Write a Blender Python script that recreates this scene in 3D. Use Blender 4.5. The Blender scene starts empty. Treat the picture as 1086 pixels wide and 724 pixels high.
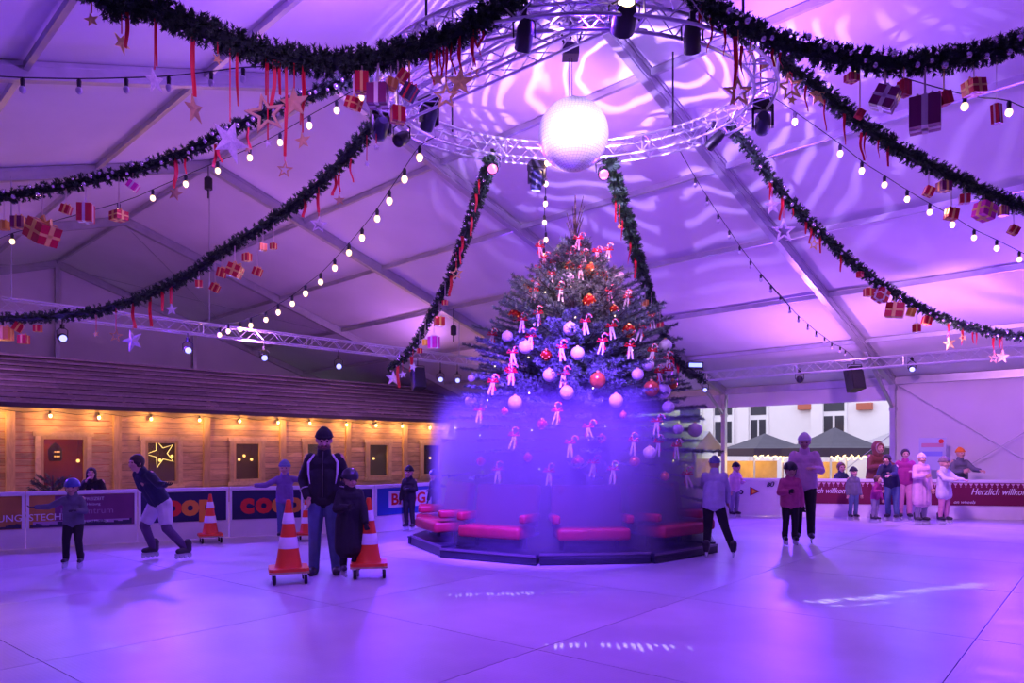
import bpy, bmesh, math, random
from mathutils import Vector, Matrix, Quaternion
import numpy as np
random.seed(7); np.random.seed(7)
PI = math.pi
scene = bpy.context.scene
COL = scene.collection

# ------------------------------------------------------------------ camera
F = 770.0; CX = 543.0; HY = 479.0; EYE = 1.55
cam_d = bpy.data.cameras.new('camera'); cam = bpy.data.objects.new('camera', cam_d); COL.objects.link(cam)
cam.location = (0, 0, EYE); cam.rotation_euler = (PI/2, 0, 0)
cam_d.sensor_width = 36; cam_d.lens = F/1086*36; cam_d.shift_y = (HY-362)/1086
cam_d.clip_end = 300
scene.camera = cam
# ------------------------------------------------------------------ sky
w = bpy.data.worlds.new('world'); scene.world = w; w.use_nodes = True
bg = w.node_tree.nodes['Background']; bg.inputs[0].default_value = (0.62, 0.60, 0.80, 1); bg.inputs[1].default_value = 2.6
# ------------------------------------------------------------------ exposure
scene.view_settings.view_transform = 'Standard'; scene.view_settings.look = 'None'
scene.view_settings.gamma = 1; scene.view_settings.use_curve_mapping = False
scene.view_settings.exposure = 0.18
# ------------------------------------------------------------------ frames of reference
D1 = Vector((.696, .718, 0)); D2 = Vector((-.718, .696, 0))
def T(u, v, z=0.0):                     # tent coordinates: u along the ridge, v across the tent
    p = D1*v + D2*(u+6.32); return Vector((p.x, p.y, z))
def at(px, py, Y): return Vector(((px-CX)/F*Y, Y, EYE-(py-HY)/F*Y))
def proj(p): return (CX+F*p[0]/p[1], HY-F*(p[2]-EYE)/p[1])

# ------------------------------------------------------------------ stage lamps (the wash lights are added, some hang in mid-air)
def lamp(name, kind, loc, col, power, target=None, size=1.2, blend=.6, radius=.12, parent=None):
    d = bpy.data.lights.new(name, kind); o = bpy.data.objects.new(name, d); COL.objects.link(o)
    d.color = col; d.energy = power
    d.shadow_soft_size = radius
    if kind == 'SPOT': d.spot_size = size; d.spot_blend = blend
    o.location = loc
    if target is not None:
        o.rotation_euler = (Vector(target)-Vector(loc)).to_track_quat('-Z', 'Y').to_euler()
    if parent: o.parent = parent
    return o
VIO = (.15, .03, 1); UPV = (.33, .10, 1); BLU = (.13, .10, 1); PNK = (1, .12, .38); LIL = (.60, .21, .86)
RC = Vector((.74, 9.0, 5.92))           # centre of the round truss
L = []
# added wash lights, some at the trusses, others without any mount: floor wash (down) and roof wash (up)
for (p, t, c, e, s) in [
    (T(10, 6, 4.1), T(2, 9, 0), VIO, 1300, 2.3), (T(10, 12, 4.1), T(3, 12, 0), VIO, 1150, 2.3),
    (T(10, 17, 4.1), T(4, 14, 0), VIO, 800, 2.3), (T(2, 19.2, 3.7), T(0, 12, 0), VIO, 1150, 2.3),
    (T(-3, 19.2, 3.7), T(-3, 12, 0), VIO, 1150, 2.3), (RC+Vector((0, -2.1, -.3)), (0, 5, 0), VIO, 1000, 2.4),
    (T(10, 1, 4.1), T(2, 4, 0), VIO, 1300, 2.3),
    (T(10, 8, 4.0), T(9, 9, 8), LIL, 300, 2.8), (T(12, 15, 3.8), T(15, 12, 8), LIL, 260, 2.8), (T(14.6, 2, 3.4), T(18, 4, 8), LIL, 260, 2.8), (T(10, 18, 4.0), T(22, 14, 5), LIL, 180, 2.6),
    (T(1, 17.5, 2.8), T(1, 17, 8), LIL, 300, 2.8), (T(-4, 17, 2.8), T(-4, 16, 8), UPV, 420, 2.8), (T(-2, 15, 3.6), T(-3, 21.4, 1.6), (.74, .30, .90), 620, 2.6),
    (RC+Vector((-2.2, -.4, .3)), T(4, 5, 8), UPV, 420, 2.8), (RC+Vector((2.2, 0, .3)), T(-3, 12, 7), UPV, 520, 2.8),
    (RC+Vector((0, 2.1, .3)), T(4, 12, 8), LIL, 260, 2.8),
    ]:
    L.append((p, t, c, e, s))
    lamp('added_wash_light', 'SPOT', p, c, e, t, s, .7, .15)
lamp('added_wash_light', 'SPOT', RC+Vector((-.3, -2.2, -.3)), (1, .42, .72), 1500, (1.0, 12.4, 4.2), .42, .6, .1)  # added pink key light for the tree top
lamp('added_wash_light', 'SPOT', T(-2, 1, 5.2), (.50, .18, 1), 300, (-1.5, 10, .8), 1.6, .8, .15)  # added front fill for the people and tree, no fixture here
lamp('added_wash_light', 'SPOT', RC+Vector((1.6, -1.5, -.3)), (.62, .40, 1), 1000, (1.2, 12.4, 3.2), .6, .6, .1)  # second added light to brighten the tree
# ------------------------------------------------------------------ materials
MATS = {}
def mat(name, col, rough=.6, metal=0., emit=None, es=0., noise=0., nscale=6., bump=0., bscale=40., alpha=None, coat=0., stretch=None, spec=None, trans=0.):
    if name in MATS: return MATS[name]
    m = bpy.data.materials.new(name); m.use_nodes = True; nt = m.node_tree; b = nt.nodes['Principled BSDF']
    b.inputs['Base Color'].default_value = (*col, 1); b.inputs['Roughness'].default_value = rough; b.inputs['Metallic'].default_value = metal
    if coat: b.inputs['Coat Weight'].default_value = coat
    if spec is not None: b.inputs['Specular IOR Level'].default_value = spec
    if trans: b.inputs['Transmission Weight'].default_value = trans
    if emit: b.inputs['Emission Color'].default_value = (*emit, 1); b.inputs['Emission Strength'].default_value = es
    m.diffuse_color = (*col, 1)
    if noise or bump:
        tc = nt.nodes.new('ShaderNodeTexCoord'); mp = nt.nodes.new('ShaderNodeMapping'); nt.links.new(tc.outputs['Object'], mp.inputs[0])
        if stretch: mp.inputs['Scale'].default_value = stretch
    if noise:
        n = nt.nodes.new('ShaderNodeTexNoise'); n.inputs['Scale'].default_value = nscale; n.inputs['Detail'].default_value = 5
        nt.links.new(mp.outputs[0], n.inputs['Vector'])
        r = nt.nodes.new('ShaderNodeMapRange'); r.inputs[1].default_value = .25; r.inputs[2].default_value = .75
        r.inputs[3].default_value = 1-noise; r.inputs[4].default_value = 1+noise*.6
        nt.links.new(n.outputs['Fac'], r.inputs[0])
        mx = nt.nodes.new('ShaderNodeVectorMath'); mx.operation = 'SCALE'; mx.inputs[0].default_value = col
        nt.links.new(r.outputs[0], mx.inputs['Scale']); nt.links.new(mx.outputs[0], b.inputs['Base Color'])
    if bump:
        n = nt.nodes.new('ShaderNodeTexNoise'); n.inputs['Scale'].default_value = bscale; n.inputs['Detail'].default_value = 3
        nt.links.new(mp.outputs[0], n.inputs['Vector'])
        bp = nt.nodes.new('ShaderNodeBump'); bp.inputs['Strength'].default_value = bump; bp.inputs['Distance'].default_value = .02
        nt.links.new(n.outputs['Fac'], bp.inputs['Height']); nt.links.new(bp.outputs[0], b.inputs['Normal'])
    MATS[name] = m; return m
M_fabric = mat('tent_fabric', (.72, .68, .74), .75, noise=.10, nscale=.5, bump=.5, bscale=1.6, stretch=(1, 1, 1))
M_wallfab = mat('wall_fabric', (.74, .68, .74), .55, noise=.08, nscale=.8, bump=.5, bscale=2.4)
M_alu = mat('aluminium', (.50, .49, .52), .42, .65, noise=.12, nscale=4)
M_truss = mat('truss_metal', (.74, .72, .76), .3, .75)
M_black = mat('black_metal', (.018, .017, .022), .45)
M_rub = mat('black_rubber', (.012, .012, .015), .6)
M_white = mat('white_board', (.78, .74, .78), .4, noise=.08, nscale=3)
M_rail = mat('white_rail', (.82, .80, .86), .35)
M_navy = mat('navy_banner', (.012, .014, .075), .5)
M_wine = mat('wine_banner', (.17, .006, .045), .5)
M_blue = mat('blue_banner', (.03, .10, .42), .5)
M_letw = mat('white_print', (.78, .74, .80), .5)
M_letr = mat('red_print', (.75, .03, .02), .5)
M_leto = mat('orange_print', (.80, .30, .03), .5)
M_lety = mat('yellow_print', (.85, .65, .05), .5)
M_letb = mat('dark_print', (.03, .03, .07), .5)
M_red = mat('red_ribbon', (.75, .01, .03), .45)
M_gold = mat('gold_ribbon', (.95, .62, .15), .35, .2)
M_silver = mat('silver_ball', (.72, .66, .72), .18, .85)
M_fir = mat('garland_fir', (.055, .115, .060), .7, noise=.5, nscale=9)
M_fir2 = mat('tree_fir', (.20, .26, .26), .6, noise=.45, nscale=5)
M_bark = mat('bark', (.10, .06, .04), .85, noise=.4, nscale=14, bump=.6)
M_bulb = mat('lit_bulb', (1, .75, .4), .4, emit=(1, .62, .25), es=2.6)
M_bulbx = mat('clear_bulb', (.75, .68, .80), .1, metal=.2)
M_coneo = mat('cone_orange', (.85, .075, .02), .42)
M_conew = mat('cone_reflective', (.82, .76, .80), .35)
M_ply = mat('plywood', (.55, .34, .16), .6, noise=.2, nscale=10)
M_skin = mat('skin', (.55, .31, .23), .5)
M_eye = mat('eye', (.02, .015, .015), .2)
M_lip = mat('lips', (.42, .13, .12), .5)

# ------------------------------------------------------------------ mesh builder
class MB:
    def __init__(s): s.v = []; s.f = []; s.mi = []; s.cur = 0
    def add(s, vs, fs, M=None):
        n = len(s.v)
        if M is not None: vs = [M @ Vector(p) for p in vs]
        s.v += [tuple(p) for p in vs]; s.f += [tuple(i+n for i in f) for f in fs]; s.mi += [s.cur]*len(fs)
        return s
    def box(s, c, d, rz=0., M=None):
        x, y, z = d[0]/2, d[1]/2, d[2]/2
        R = Matrix.Translation(Vector(c)) @ Matrix.Rotation(rz, 4, 'Z')
        vs = [R @ Vector((i*x, j*y, k*z)) for i in (-1, 1) for j in (-1, 1) for k in (-1, 1)]
        fs = [(0, 1, 3, 2), (4, 6, 7, 5), (0, 4, 5, 1), (2, 3, 7, 6), (0, 2, 6, 4), (1, 5, 7, 3)]
        return s.add(vs, fs, M)
    def bar(s, a, b, wd, ht, up=(0, 0, 1)):            # box section between two points
        a = Vector(a); b = Vector(b); d = (b-a).normalized(); up = Vector(up)
        sd = d.cross(up); sd = sd.normalized() if sd.length > 1e-5 else Vector((1, 0, 0)); u2 = sd.cross(d)
        vs = [p+sd*(i*wd/2)+u2*(k*ht/2) for p in (a, b) for i in (-1, 1) for k in (-1, 1)]
        return s.add(vs, [(0, 1, 3, 2), (4, 6, 7, 5), (0, 4, 5, 1), (2, 3, 7, 6), (0, 2, 6, 4), (1, 5, 7, 3)])
    def tube(s, a, b, r0, r1=None, n=8):
        return s.path([a, b], [r0, r0 if r1 is None else r1], n)
    def path(s, pts, r, n=8, close=False):
        pts = [Vector(p) for p in pts]; k = len(pts)
        rs = r if isinstance(r, (list, tuple)) else [r]*k
        vs = []; prev = None
        for i, p in enumerate(pts):
            if close: d = pts[(i+1) % k]-pts[i-1]
            else: d = pts[min(i+1, k-1)]-pts[max(i-1, 0)]
            d = d.normalized() if d.length > 1e-9 else Vector((0, 0, 1))
            if prev is None:
                a = Vector((0, 0, 1)) if abs(d.z) < .9 else Vector((1, 0, 0)); x = d.cross(a).normalized()
            else:
                x = prev-d*prev.dot(d); x = x.normalized() if x.length > 1e-6 else d.orthogonal().normalized()
            prev = x; y = d.cross(x)
            for j in range(n):
                t = 2*PI*j/n; vs.append(p+(x*math.cos(t)+y*math.sin(t))*rs[i])
        fs = []
        for i in range(k if close else k-1):
            for j in range(n):
                a0 = i*n+j; a1 = i*n+(j+1) % n; b0 = ((i+1) % k)*n+j; b1 = ((i+1) % k)*n+(j+1) % n
                fs.append((a0, a1, b1, b0))
        if not close: fs.append(tuple(range(n-1, -1, -1))); fs.append(tuple((k-1)*n+j for j in range(n)))
        return s.add(vs, fs)
    def lathe(s, prof, n=16, M=None):
        vs = []; 
        for r, z in prof:
            for j in range(n): t = 2*PI*j/n; vs.append((r*math.cos(t), r*math.sin(t), z))
        fs = []
        for i in range(len(prof)-1):
            for j in range(n): fs.append((i*n+j, i*n+(j+1) % n, (i+1)*n+(j+1) % n, (i+1)*n+j))
        if prof[0][0] > 1e-4: fs.append(tuple(range(n-1, -1, -1)))
        if prof[-1][0] > 1e-4: fs.append(tuple((len(prof)-1)*n+j for j in range(n)))
        return s.add(vs, fs, M)
    def ball(s, c, r, n=10, m=7, sc=(1, 1, 1)):
        prof = [(max(math.sin(PI*i/m), 1e-5)*r, -math.cos(PI*i/m)*r) for i in range(m+1)]
        M = Matrix.Translation(Vector(c)) @ Matrix.Diagonal((*sc, 1)); return s.lathe(prof, n, M)
    def prism(s, out, z0, z1, M=None):
        n = len(out); vs = [(x, y, z0) for x, y in out]+[(x, y, z1) for x, y in out]
        fs = [tuple(range(n-1, -1, -1)), tuple(range(n, 2*n))]+[(i, (i+1) % n, (i+1) % n+n, i+n) for i in range(n)]
        return s.add(vs, fs, M)
    def capsule(s, a, b, ra, rb, n=10):
        a = Vector(a); b = Vector(b); d = b-a; ln = d.length
        if ln < 1e-5: return s.ball(a, max(ra, rb), n, 7)
        d /= ln; pts = []; rs = []
        for t in (-90, -60, -30, 0): q = math.radians(t); pts.append(a+d*ra*math.sin(q)); rs.append(max(ra*math.cos(q), 1e-4))
        for t in (0, 30, 60, 90): q = math.radians(t); pts.append(b+d*rb*math.sin(q)); rs.append(max(rb*math.cos(q), 1e-4))
        # sort so that the path never runs backwards
        return s.path(pts, rs, n)
    def mesh(s, name, mats, smooth=True, angle=40):
        me = bpy.data.meshes.new(name); me.from_pydata(s.v, [], s.f)
        mats = mats if isinstance(mats, (list, tuple)) else [mats]
        for m in mats: me.materials.append(m)
        if len(mats) > 1: me.polygons.foreach_set('material_index', s.mi)
        if smooth:
            me.polygons.foreach_set('use_smooth', [True]*len(me.polygons)); me.set_sharp_from_angle(angle=math.radians(angle))
        me.update(); return me
    def build(s, name, mats, parent=None, smooth=True, loc=(0, 0, 0), angle=40):
        return link(name, s.mesh(name, mats, smooth, angle), parent, loc)
def link(name, me, parent=None, loc=(0, 0, 0), rot=None):
    o = bpy.data.objects.new(name, me); COL.objects.link(o); o.location = loc
    if rot is not None: o.rotation_euler = rot
    if parent: o.parent = parent
    return o
def tag(o, label=None, cat=None, group=None, kind=None):
    if label: o['label'] = label
    if cat: o['category'] = cat
    if group: o['group'] = group
    if kind: o['kind'] = kind
    return o
def thing(name, label, cat, loc=(0, 0, 0), rz=0., group=None):
    o = bpy.data.objects.new(name, None); COL.objects.link(o); o.empty_display_size = .1
    o.location = loc; o.rotation_euler = (0, 0, rz); return tag(o, label, cat, group)
def struct(name, mb, m, parent=None, smooth=False): 
    o = mb.build(name, m, parent, smooth)
    if parent is None: o['kind'] = 'structure'
    return o
ORD = ['first', 'second', 'third', 'fourth', 'fifth', 'sixth', 'seventh', 'eighth', 'ninth', 'tenth', 'eleventh', 'twelfth', 'thirteenth', 'fourteenth', 'fifteenth', 'sixteenth', 'seventeenth', 'eighteenth', 'nineteenth', 'twentieth', 'twenty-first', 'twenty-second', 'twenty-third', 'twenty-fourth', 'twenty-fifth', 'twenty-sixth', 'twenty-seventh', 'twenty-eighth', 'twenty-ninth', 'thirtieth']
def text(name, body, size, M, m, parent=None, bold=0., shear=0., align='LEFT', ext=.002, sx=1.):
    c = bpy.data.curves.new(name, 'FONT'); c.body = body; c.size = size; c.align_x = align; c.offset = bold; c.shear = shear; c.extrude = ext; c.resolution_u = 3
    o = bpy.data.objects.new(name, c); COL.objects.link(o)
    bpy.context.view_layer.update(); dg = bpy.context.evaluated_depsgraph_get()
    me = bpy.data.meshes.new_from_object(o.evaluated_get(dg)); bpy.data.objects.remove(o); bpy.data.curves.remove(c)
    me.transform(M @ Matrix.Diagonal((sx, 1, 1, 1))); me.materials.clear(); me.materials.append(m)
    return link(name, me, parent)
UPR = Matrix.Rotation(PI/2, 4, 'X')       # text standing upright, facing -Y

# ================================================================== TENT
HALF = 14.28; VR = 21.45-HALF; ZE = 3.48; SL = .325; ZR = ZE+SL*HALF; VN = 21.45-2*HALF
US = [-15, -10, -5, 0, 5, 10.3, 16, 22.8]
def sroot(name):
    o = bpy.data.objects.new(name, None); COL.objects.link(o); o['kind'] = 'structure'; return o
ceil = sroot('ceiling')
for i in range(len(US)-1):
    for sgn in (1, -1):
        mb = MB(); NU, NV = 10, 24; vs = []
        for a in range(NU+1):
            for b in range(NV+1):
                u = (US[i]-(.4 if i == 0 else 0))+(US[i+1]+(.5 if i == len(US)-2 else 0)-US[i]+(.4 if i == 0 else 0))*a/NU; s = (HALF+.35)*b/NV
                v = VR+sgn*s; z = ZR-SL*s+.14-.05*math.sin(PI*a/NU)*abs(math.sin(PI*b*6/NV))
                vs.append(T(u, v, z))
        fs = [(a*(NV+1)+b, (a+1)*(NV+1)+b, (a+1)*(NV+1)+b+1, a*(NV+1)+b+1) for a in range(NU) for b in range(NV)]
        mb.add(vs, fs); mb.build('roof_panel', M_fabric, ceil)
def rafter_mesh(u, sgn):
    mb = MB(); a = T(u, VR, ZR); b = T(u, VR+sgn*HALF, ZE)
    mb.bar(a, b, .13, .24)
    for dz in (.07, -.07): mb.bar(a+Vector((0, 0, dz)), b+Vector((0, 0, dz)), .16, .03)
    return mb
for u in US:
    for sgn in (1, -1):
        rafter_mesh(u, sgn).build('rafter', M_alu, ceil, smooth=False)
for i in range(len(US)-1):
    for sgn in (1, -1):
        for k in range(0 if sgn > 0 else 1, 7):
            s = HALF*k/6; v = VR+sgn*s; z = ZR-SL*s+.05
            mb = MB(); mb.bar(T(US[i]+.07, v, z), T(US[i+1]-.07, v, z), .07, .1); mb.build('purlin', M_alu, ceil, smooth=False)
# steel bracing wires in the roof bay
for (u0, v0, u1, v1) in [(16, VR, 22.8, VR+HALF*.5), (16, VR+HALF*.5, 22.8, VR), (16, VR-7, 22.8, VR)]:
    z0 = ZR-SL*abs(v0-VR)-.1; z1 = ZR-SL*abs(v1-VR)-.1
    MB().tube(T(u0, v0, z0), T(u1, v1, z1), .012, n=5).build('bracing_wire', M_alu, ceil)
def side_posts(wall, v):
    for u in US:
        mb = MB(); mb.box((0, 0, (ZE-.02-.7)/2+0.0), (.16, .13, ZE-.02+.7), math.atan2(D1.y, D1.x))
        mb.box((0, 0, 2.72), (.19, .16, .1), math.atan2(D1.y, D1.x)); mb.box((0, 0, 3.3), (.2, .17, .12), math.atan2(D1.y, D1.x))
        mb.build('post', M_alu, wall, smooth=False, loc=T(u, v, 0))
AD1 = math.atan2(D1.y, D1.x); AD2 = math.atan2(D2.y, D2.x)
def sheet(mb, p00, p10, p01, p11, nu, nv, wob=0., wl=1.):
    """fabric sheet with soft vertical ripples"""
    p00, p10, p01, p11 = map(Vector, (p00, p10, p01, p11)); nrm = (p10-p00).cross(p01-p00).normalized(); vs = []
    for a in range(nu+1):
        for b in range(nv+1):
            s, t = a/nu, b/nv; p = p00*(1-s)*(1-t)+p10*s*(1-t)+p01*(1-s)*t+p11*s*t
            vs.append(p+nrm*wob*math.sin(s*wl*2*PI+t*1.7)*math.sin(PI*t*.9+.1))
    mb.add(vs, [(a*(nv+1)+b, (a+1)*(nv+1)+b, (a+1)*(nv+1)+b+1, a*(nv+1)+b+1) for a in range(nu) for b in range(nv)])
def end_z(v): return ZR-SL*abs(v-VR)
# ---- far side wall: open market side between u=0 and u=10.3, closed fabric elsewhere
wr = sroot('wall_right'); side_posts(wr, 21.45)
for i in range(len(US)-1):
    u0, u1 = US[i], US[i+1]; v = 21.45
    MB().bar(T(u0, v, ZE-.03), T(u1, v, ZE-.03), .1, .14).build('eave_beam', M_alu, wr, smooth=False)
    if 0 <= u0 < 10:
        mb = MB(); sheet(mb, T(u0+.09, v+.06, ZE-.52), T(u1-.09, v+.06, ZE-.52), T(u0+.09, v+.06, ZE+.05), T(u1-.09, v+.06, ZE+.05), 24, 4, .025, 7)
        mb.build('valance', M_wallfab, wr)
    else:
        mb = MB(); sheet(mb, T(u0, v+.1, -.7), T(u1, v+.1, -.7), T(u0, v+.1, ZE+.1), T(u1, v+.1, ZE+.1), 30, 10, .035, 4)
        mb.build('fabric_panel', M_wallfab, wr)
        if u0 < 0:
            MB().tube(T(u0+.1, v-.1, 0), T(u1-.1, v-.1, ZE-.1), .012, n=5).build('bracing_wire', M_alu, wr)
            MB().tube(T(u0+.1, v-.1, ZE-.1), T(u1-.1, v-.1, 0), .012, n=5).build('bracing_wire', M_alu, wr)
for u in (0, 5, 10.3, -5):
    MB().bar(T(u, 21.4, 2.75), T(u, 19.3, ZE+SL*2.15-.1), .07, .07).build('knee_brace', M_alu, wr, smooth=False)
MB().tube(T(.1, 21.5, 2.0), T(2.2, 21.5, .3), .01, n=5).build('bracing_wire', M_alu, wr)
# ---- near side wall (behind the camera)
wn = sroot('wall_near'); side_posts(wn, VN)
mb = MB(); sheet(mb, T(-15, VN-.1, -.7), T(22.8, VN-.1, -.7), T(-15, VN-.1, ZE+.1), T(22.8, VN-.1, ZE+.1), 60, 4, .03, 16)
mb.build('fabric_panel', M_wallfab, wn)
# ---- gable ends
for nm, u in (('wall_left', 22.8), ('wall_back', -15)):
    g = sroot(nm); k = 12
    for i in range(k):
        v0 = VN+2*HALF*i/k; v1 = VN+2*HALF*(i+1)/k; mb = MB()
        sheet(mb, T(u+.12, v0, -.7), T(u+.12, v1, -.7), T(u+.12, v0, end_z(v0)+.2), T(u+.12, v1, end_z(v1)+.2), 14, 10, .03, 2)
        mb.build('fabric_panel', M_wallfab, g)
    for i in range(1, k):
        v = VN+2*HALF*i/k
        if i % 2 == 0: mb = MB(); mb.box((0, 0, (end_z(v)-.75)/2), (.14, .12, end_z(v)+.55), AD1); mb.build('post', M_alu, g, smooth=False, loc=T(u, v, 0))

# ================================================================== FLOOR
fl = sroot('floor')
mb = MB(); e = .0
mb.add([T(-14.9, VN+.05, -.06), T(22.7, VN+.05, -.06), T(22.7, 21.3, -.06), T(-14.9, 21.3, -.06)], [(0, 3, 2, 1)])
mb.build('subfloor', mat('subfloor', (.05, .045, .08), .8), fl, smooth=False)
def ice_material():
    m = bpy.data.materials.new('rink_panel'); m.use_nodes = True; nt = m.node_tree; b = nt.nodes['Principled BSDF']; N = nt.nodes.new; K = nt.links.new
    tc = N('ShaderNodeTexCoord')
    n1 = N('ShaderNodeTexNoise'); n1.inputs['Scale'].default_value = .55; n1.inputs['Detail'].default_value = 6; K(tc.outputs['Object'], n1.inputs['Vector'])
    r1 = N('ShaderNodeValToRGB'); r1.color_ramp.elements[0].position = .3; r1.color_ramp.elements[0].color = (.40, .38, .44, 1); r1.color_ramp.elements[1].position = .72; r1.color_ramp.elements[1].color = (.64, .61, .68, 1)
    K(n1.outputs['Fac'], r1.inputs[0])
    # skid marks: stretched noise
    mp = N('ShaderNodeMapping'); mp.inputs['Rotation'].default_value = (0, 0, .15); mp.inputs['Scale'].default_value = (.7, 5, 1); K(tc.outputs['Object'], mp.inputs[0])
    n2 = N('ShaderNodeTexNoise'); n2.inputs['Scale'].default_value = 1.0; n2.inputs['Detail'].default_value = 4; n2.inputs['Distortion'].default_value = .2; K(mp.outputs[0], n2.inputs['Vector'])
    r2 = N('ShaderNodeMapRange'); r2.inputs[1].default_value = .3; r2.inputs[2].default_value = .7; r2.inputs[3].default_value = .33; r2.inputs[4].default_value = .42; K(n2.outputs['Fac'], r2.inputs[0]); K(r2.outputs[0], b.inputs['Roughness'])
    mx = N('ShaderNodeMixRGB'); mx.blend_type = 'MULTIPLY'; mx.inputs[0].default_value = .18; K(r1.outputs[0], mx.inputs[1])
    r3 = N('ShaderNodeMapRange'); r3.inputs[1].default_value = .35; r3.inputs[2].default_value = .6; r3.inputs[3].default_value = .75; r3.inputs[4].default_value = 1; K(n2.outputs['Fac'], r3.inputs[0]); K(r3.outputs[0], mx.inputs[2]); K(mx.outputs[0], b.inputs['Base Color'])
    v = N('ShaderNodeTexVoronoi'); v.inputs['Scale'].default_value = 32; v.inputs['Randomness'].default_value = 0; K(tc.outputs['Object'], v.inputs['Vector'])
    b1 = N('ShaderNodeBump'); b1.inputs['Strength'].default_value = .12; b1.inputs['Distance'].default_value = .008; K(v.outputs['Distance'], b1.inputs['Height'])
    b2 = N('ShaderNodeBump'); b2.inputs['Strength'].default_value = .16; b2.inputs['Distance'].default_value = .02; K(n2.outputs['Fac'], b2.inputs['Height']); K(b1.outputs[0], b.inputs['Normal']); nt.nodes.remove(b2)
    return m
M_ice = ice_material()
E1 = Vector((.64, .768, 0)); E2 = Vector((.768, -.64, 0)); PS = 2.6
pm = {}
for a in range(-5, 12):
    for b in range(-9, 9):
        c = E1*(a*PS+.6)+E2*(b*PS+.4)
        u = c.dot(D2)-6.32; v = c.dot(D1)
        if not (-14 < u < 21.5 and VN+1 < v < 20.3): continue
        if c.y < 1.5 or c.y > 22: continue
        g = .004; mb = MB(); mb.box((0, 0, -.03), (PS-g*2, PS-g*2, .06))
        me = mb.mesh('panel', M_ice, False)
        o = link('floor_panel', me, fl, (c.x, c.y, 0), (0, 0, math.atan2(E2.y, E2.x)))
# outside ground
struct('ground', MB().add([T(-30, 21.55, -.72), T(45, 21.55, -.72), T(45, 60, -.72), T(-30, 60, -.72)], [(0, 3, 2, 1)]), mat('asphalt', (.12, .11, .12), .85, noise=.2, nscale=2))

# ================================================================== RINK BARRIER
def bline(px, Y): return Vector(((px-CX)/F*Y, Y, 0))
BP = [(-12.2, 8.86), (-7.3, 11.82), (-4.5, 13.49), (-2.62, 13.85), (-1.45, 15.3), (-.4, 16.5), (1.5, 17.5), (5.15, 17.62), (6.42, 17.39), (9.6, 16.73), (14.2, 15.85)]
def at_barrier(px):
    k = (px-CX)/F
    for i in range(len(BP)-1):
        (x0, y0), (x1, y1) = BP[i], BP[i+1]; den = (x1-x0)-k*(y1-y0)
        t = (k*y0-x0)/den if abs(den) > 1e-9 else -1
        if 0 <= t <= 1: return (x0+t*(x1-x0), y0+t*(y1-y0))
def barrier(a, b, label, banner, deco=None, BH=.92):
    a = Vector((*a, 0)); b = Vector((*b, 0)); ln = (b-a).length; th = math.atan2(b.y-a.y, b.x-a.x)
    t = thing('rink_barrier', label, 'barrier', a, th, 'advertising panels around the rink')
    g = .012
    MB().box((ln/2, .03, .16), (ln-g, .06, .30)).build('kick_board', M_white, t, False)
    MB().box((ln/2, .04, .58), (ln-g, .05, .54)).build('board', M_white, t, False)
    MB().box((ln/2, .03, BH-.035), (ln-g, .09, .06)).build('top_rail', M_rail, t, False)
    for x in (g+.02, ln-g-.02): MB().box((x, .0, .60), (.035, .03, .56)).build('post', M_rail, t, False)
    if banner: MB().box((ln/2, .008, .585), (ln-.10, .014, .52)).build('banner', banner, t, False)
    if deco: deco(t, ln)
    return t
def put(t, body, x, z, size, m, **k):
    return text('lettering', body, size, Matrix.Translation((x, -.003, z)) @ UPR, m, t, **k)
M_tech = mat('brown_banner', (.50, .24, .05), .5, noise=.4, nscale=1.5)
M_plum = mat('plum_banner', (.20, .05, .17), .5, noise=.3, nscale=2)
def skyline(t, x0, x1, z0, m):
    rnd = random.Random(3); out = [(x0, z0)]; x = x0
    while x < x1:
        h = rnd.uniform(.03, .10); wd = rnd.uniform(.04, .11); out += [(x, z0+h), (min(x+wd, x1), z0+h*rnd.uniform(.7, 1.1))]; x += wd
    out.append((x1, z0))
    mb = MB(); mb.prism(out, 0, .003, Matrix.Translation((0, -.002, 0)) @ UPR); mb.build('printed_skyline', m, t, False)
def d_tech(t, ln):
    put(t, 'HALTUNGSTECHNIK', ln-2.42, .53, .185, M_letw, bold=.001)
    mb = MB(); mb.box((ln-1.4, -.001, .43), (2.5, .004, .07)); mb.build('printed_band', mat('lilac_print', (.45, .25, .5), .5), t, False)
    skyline(t, ln-2.7, ln-.08, .335, M_letb)
def d_plum(t, ln):
    put(t, 'SPORT FREIZEIT', .25, .76, .07, M_letw); put(t, 'Sanitär Heizung', .85, .69, .06, M_letw)
    put(t, 'holzzentrum', .2, .53, .17, mat('faded_print', (.30, .16, .30), .5), bold=.003)
    put(t, 'Planung und Montage', .6, .38, .06, M_letw)
def coop(t, x, z=.45, s=.50):
    xx = x
    for ch, m, w_ in (('c', M_letr, .215), ('o', M_letr, .235), ('o', M_leto, .235), ('p', M_leto, .2)):
        put(t, ch, xx, z, s, m, bold=.027); xx += w_*s/.42
ptl = BP[1]; b0 = at_barrier(-60); b1 = at_barrier(27); b2 = at_barrier(146); b3 = at_barrier(243); b4 = at_barrier(322)
barrier(BP[0], b0, 'white rink barrier panel at the left edge, plain brown banner', M_tech)
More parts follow.
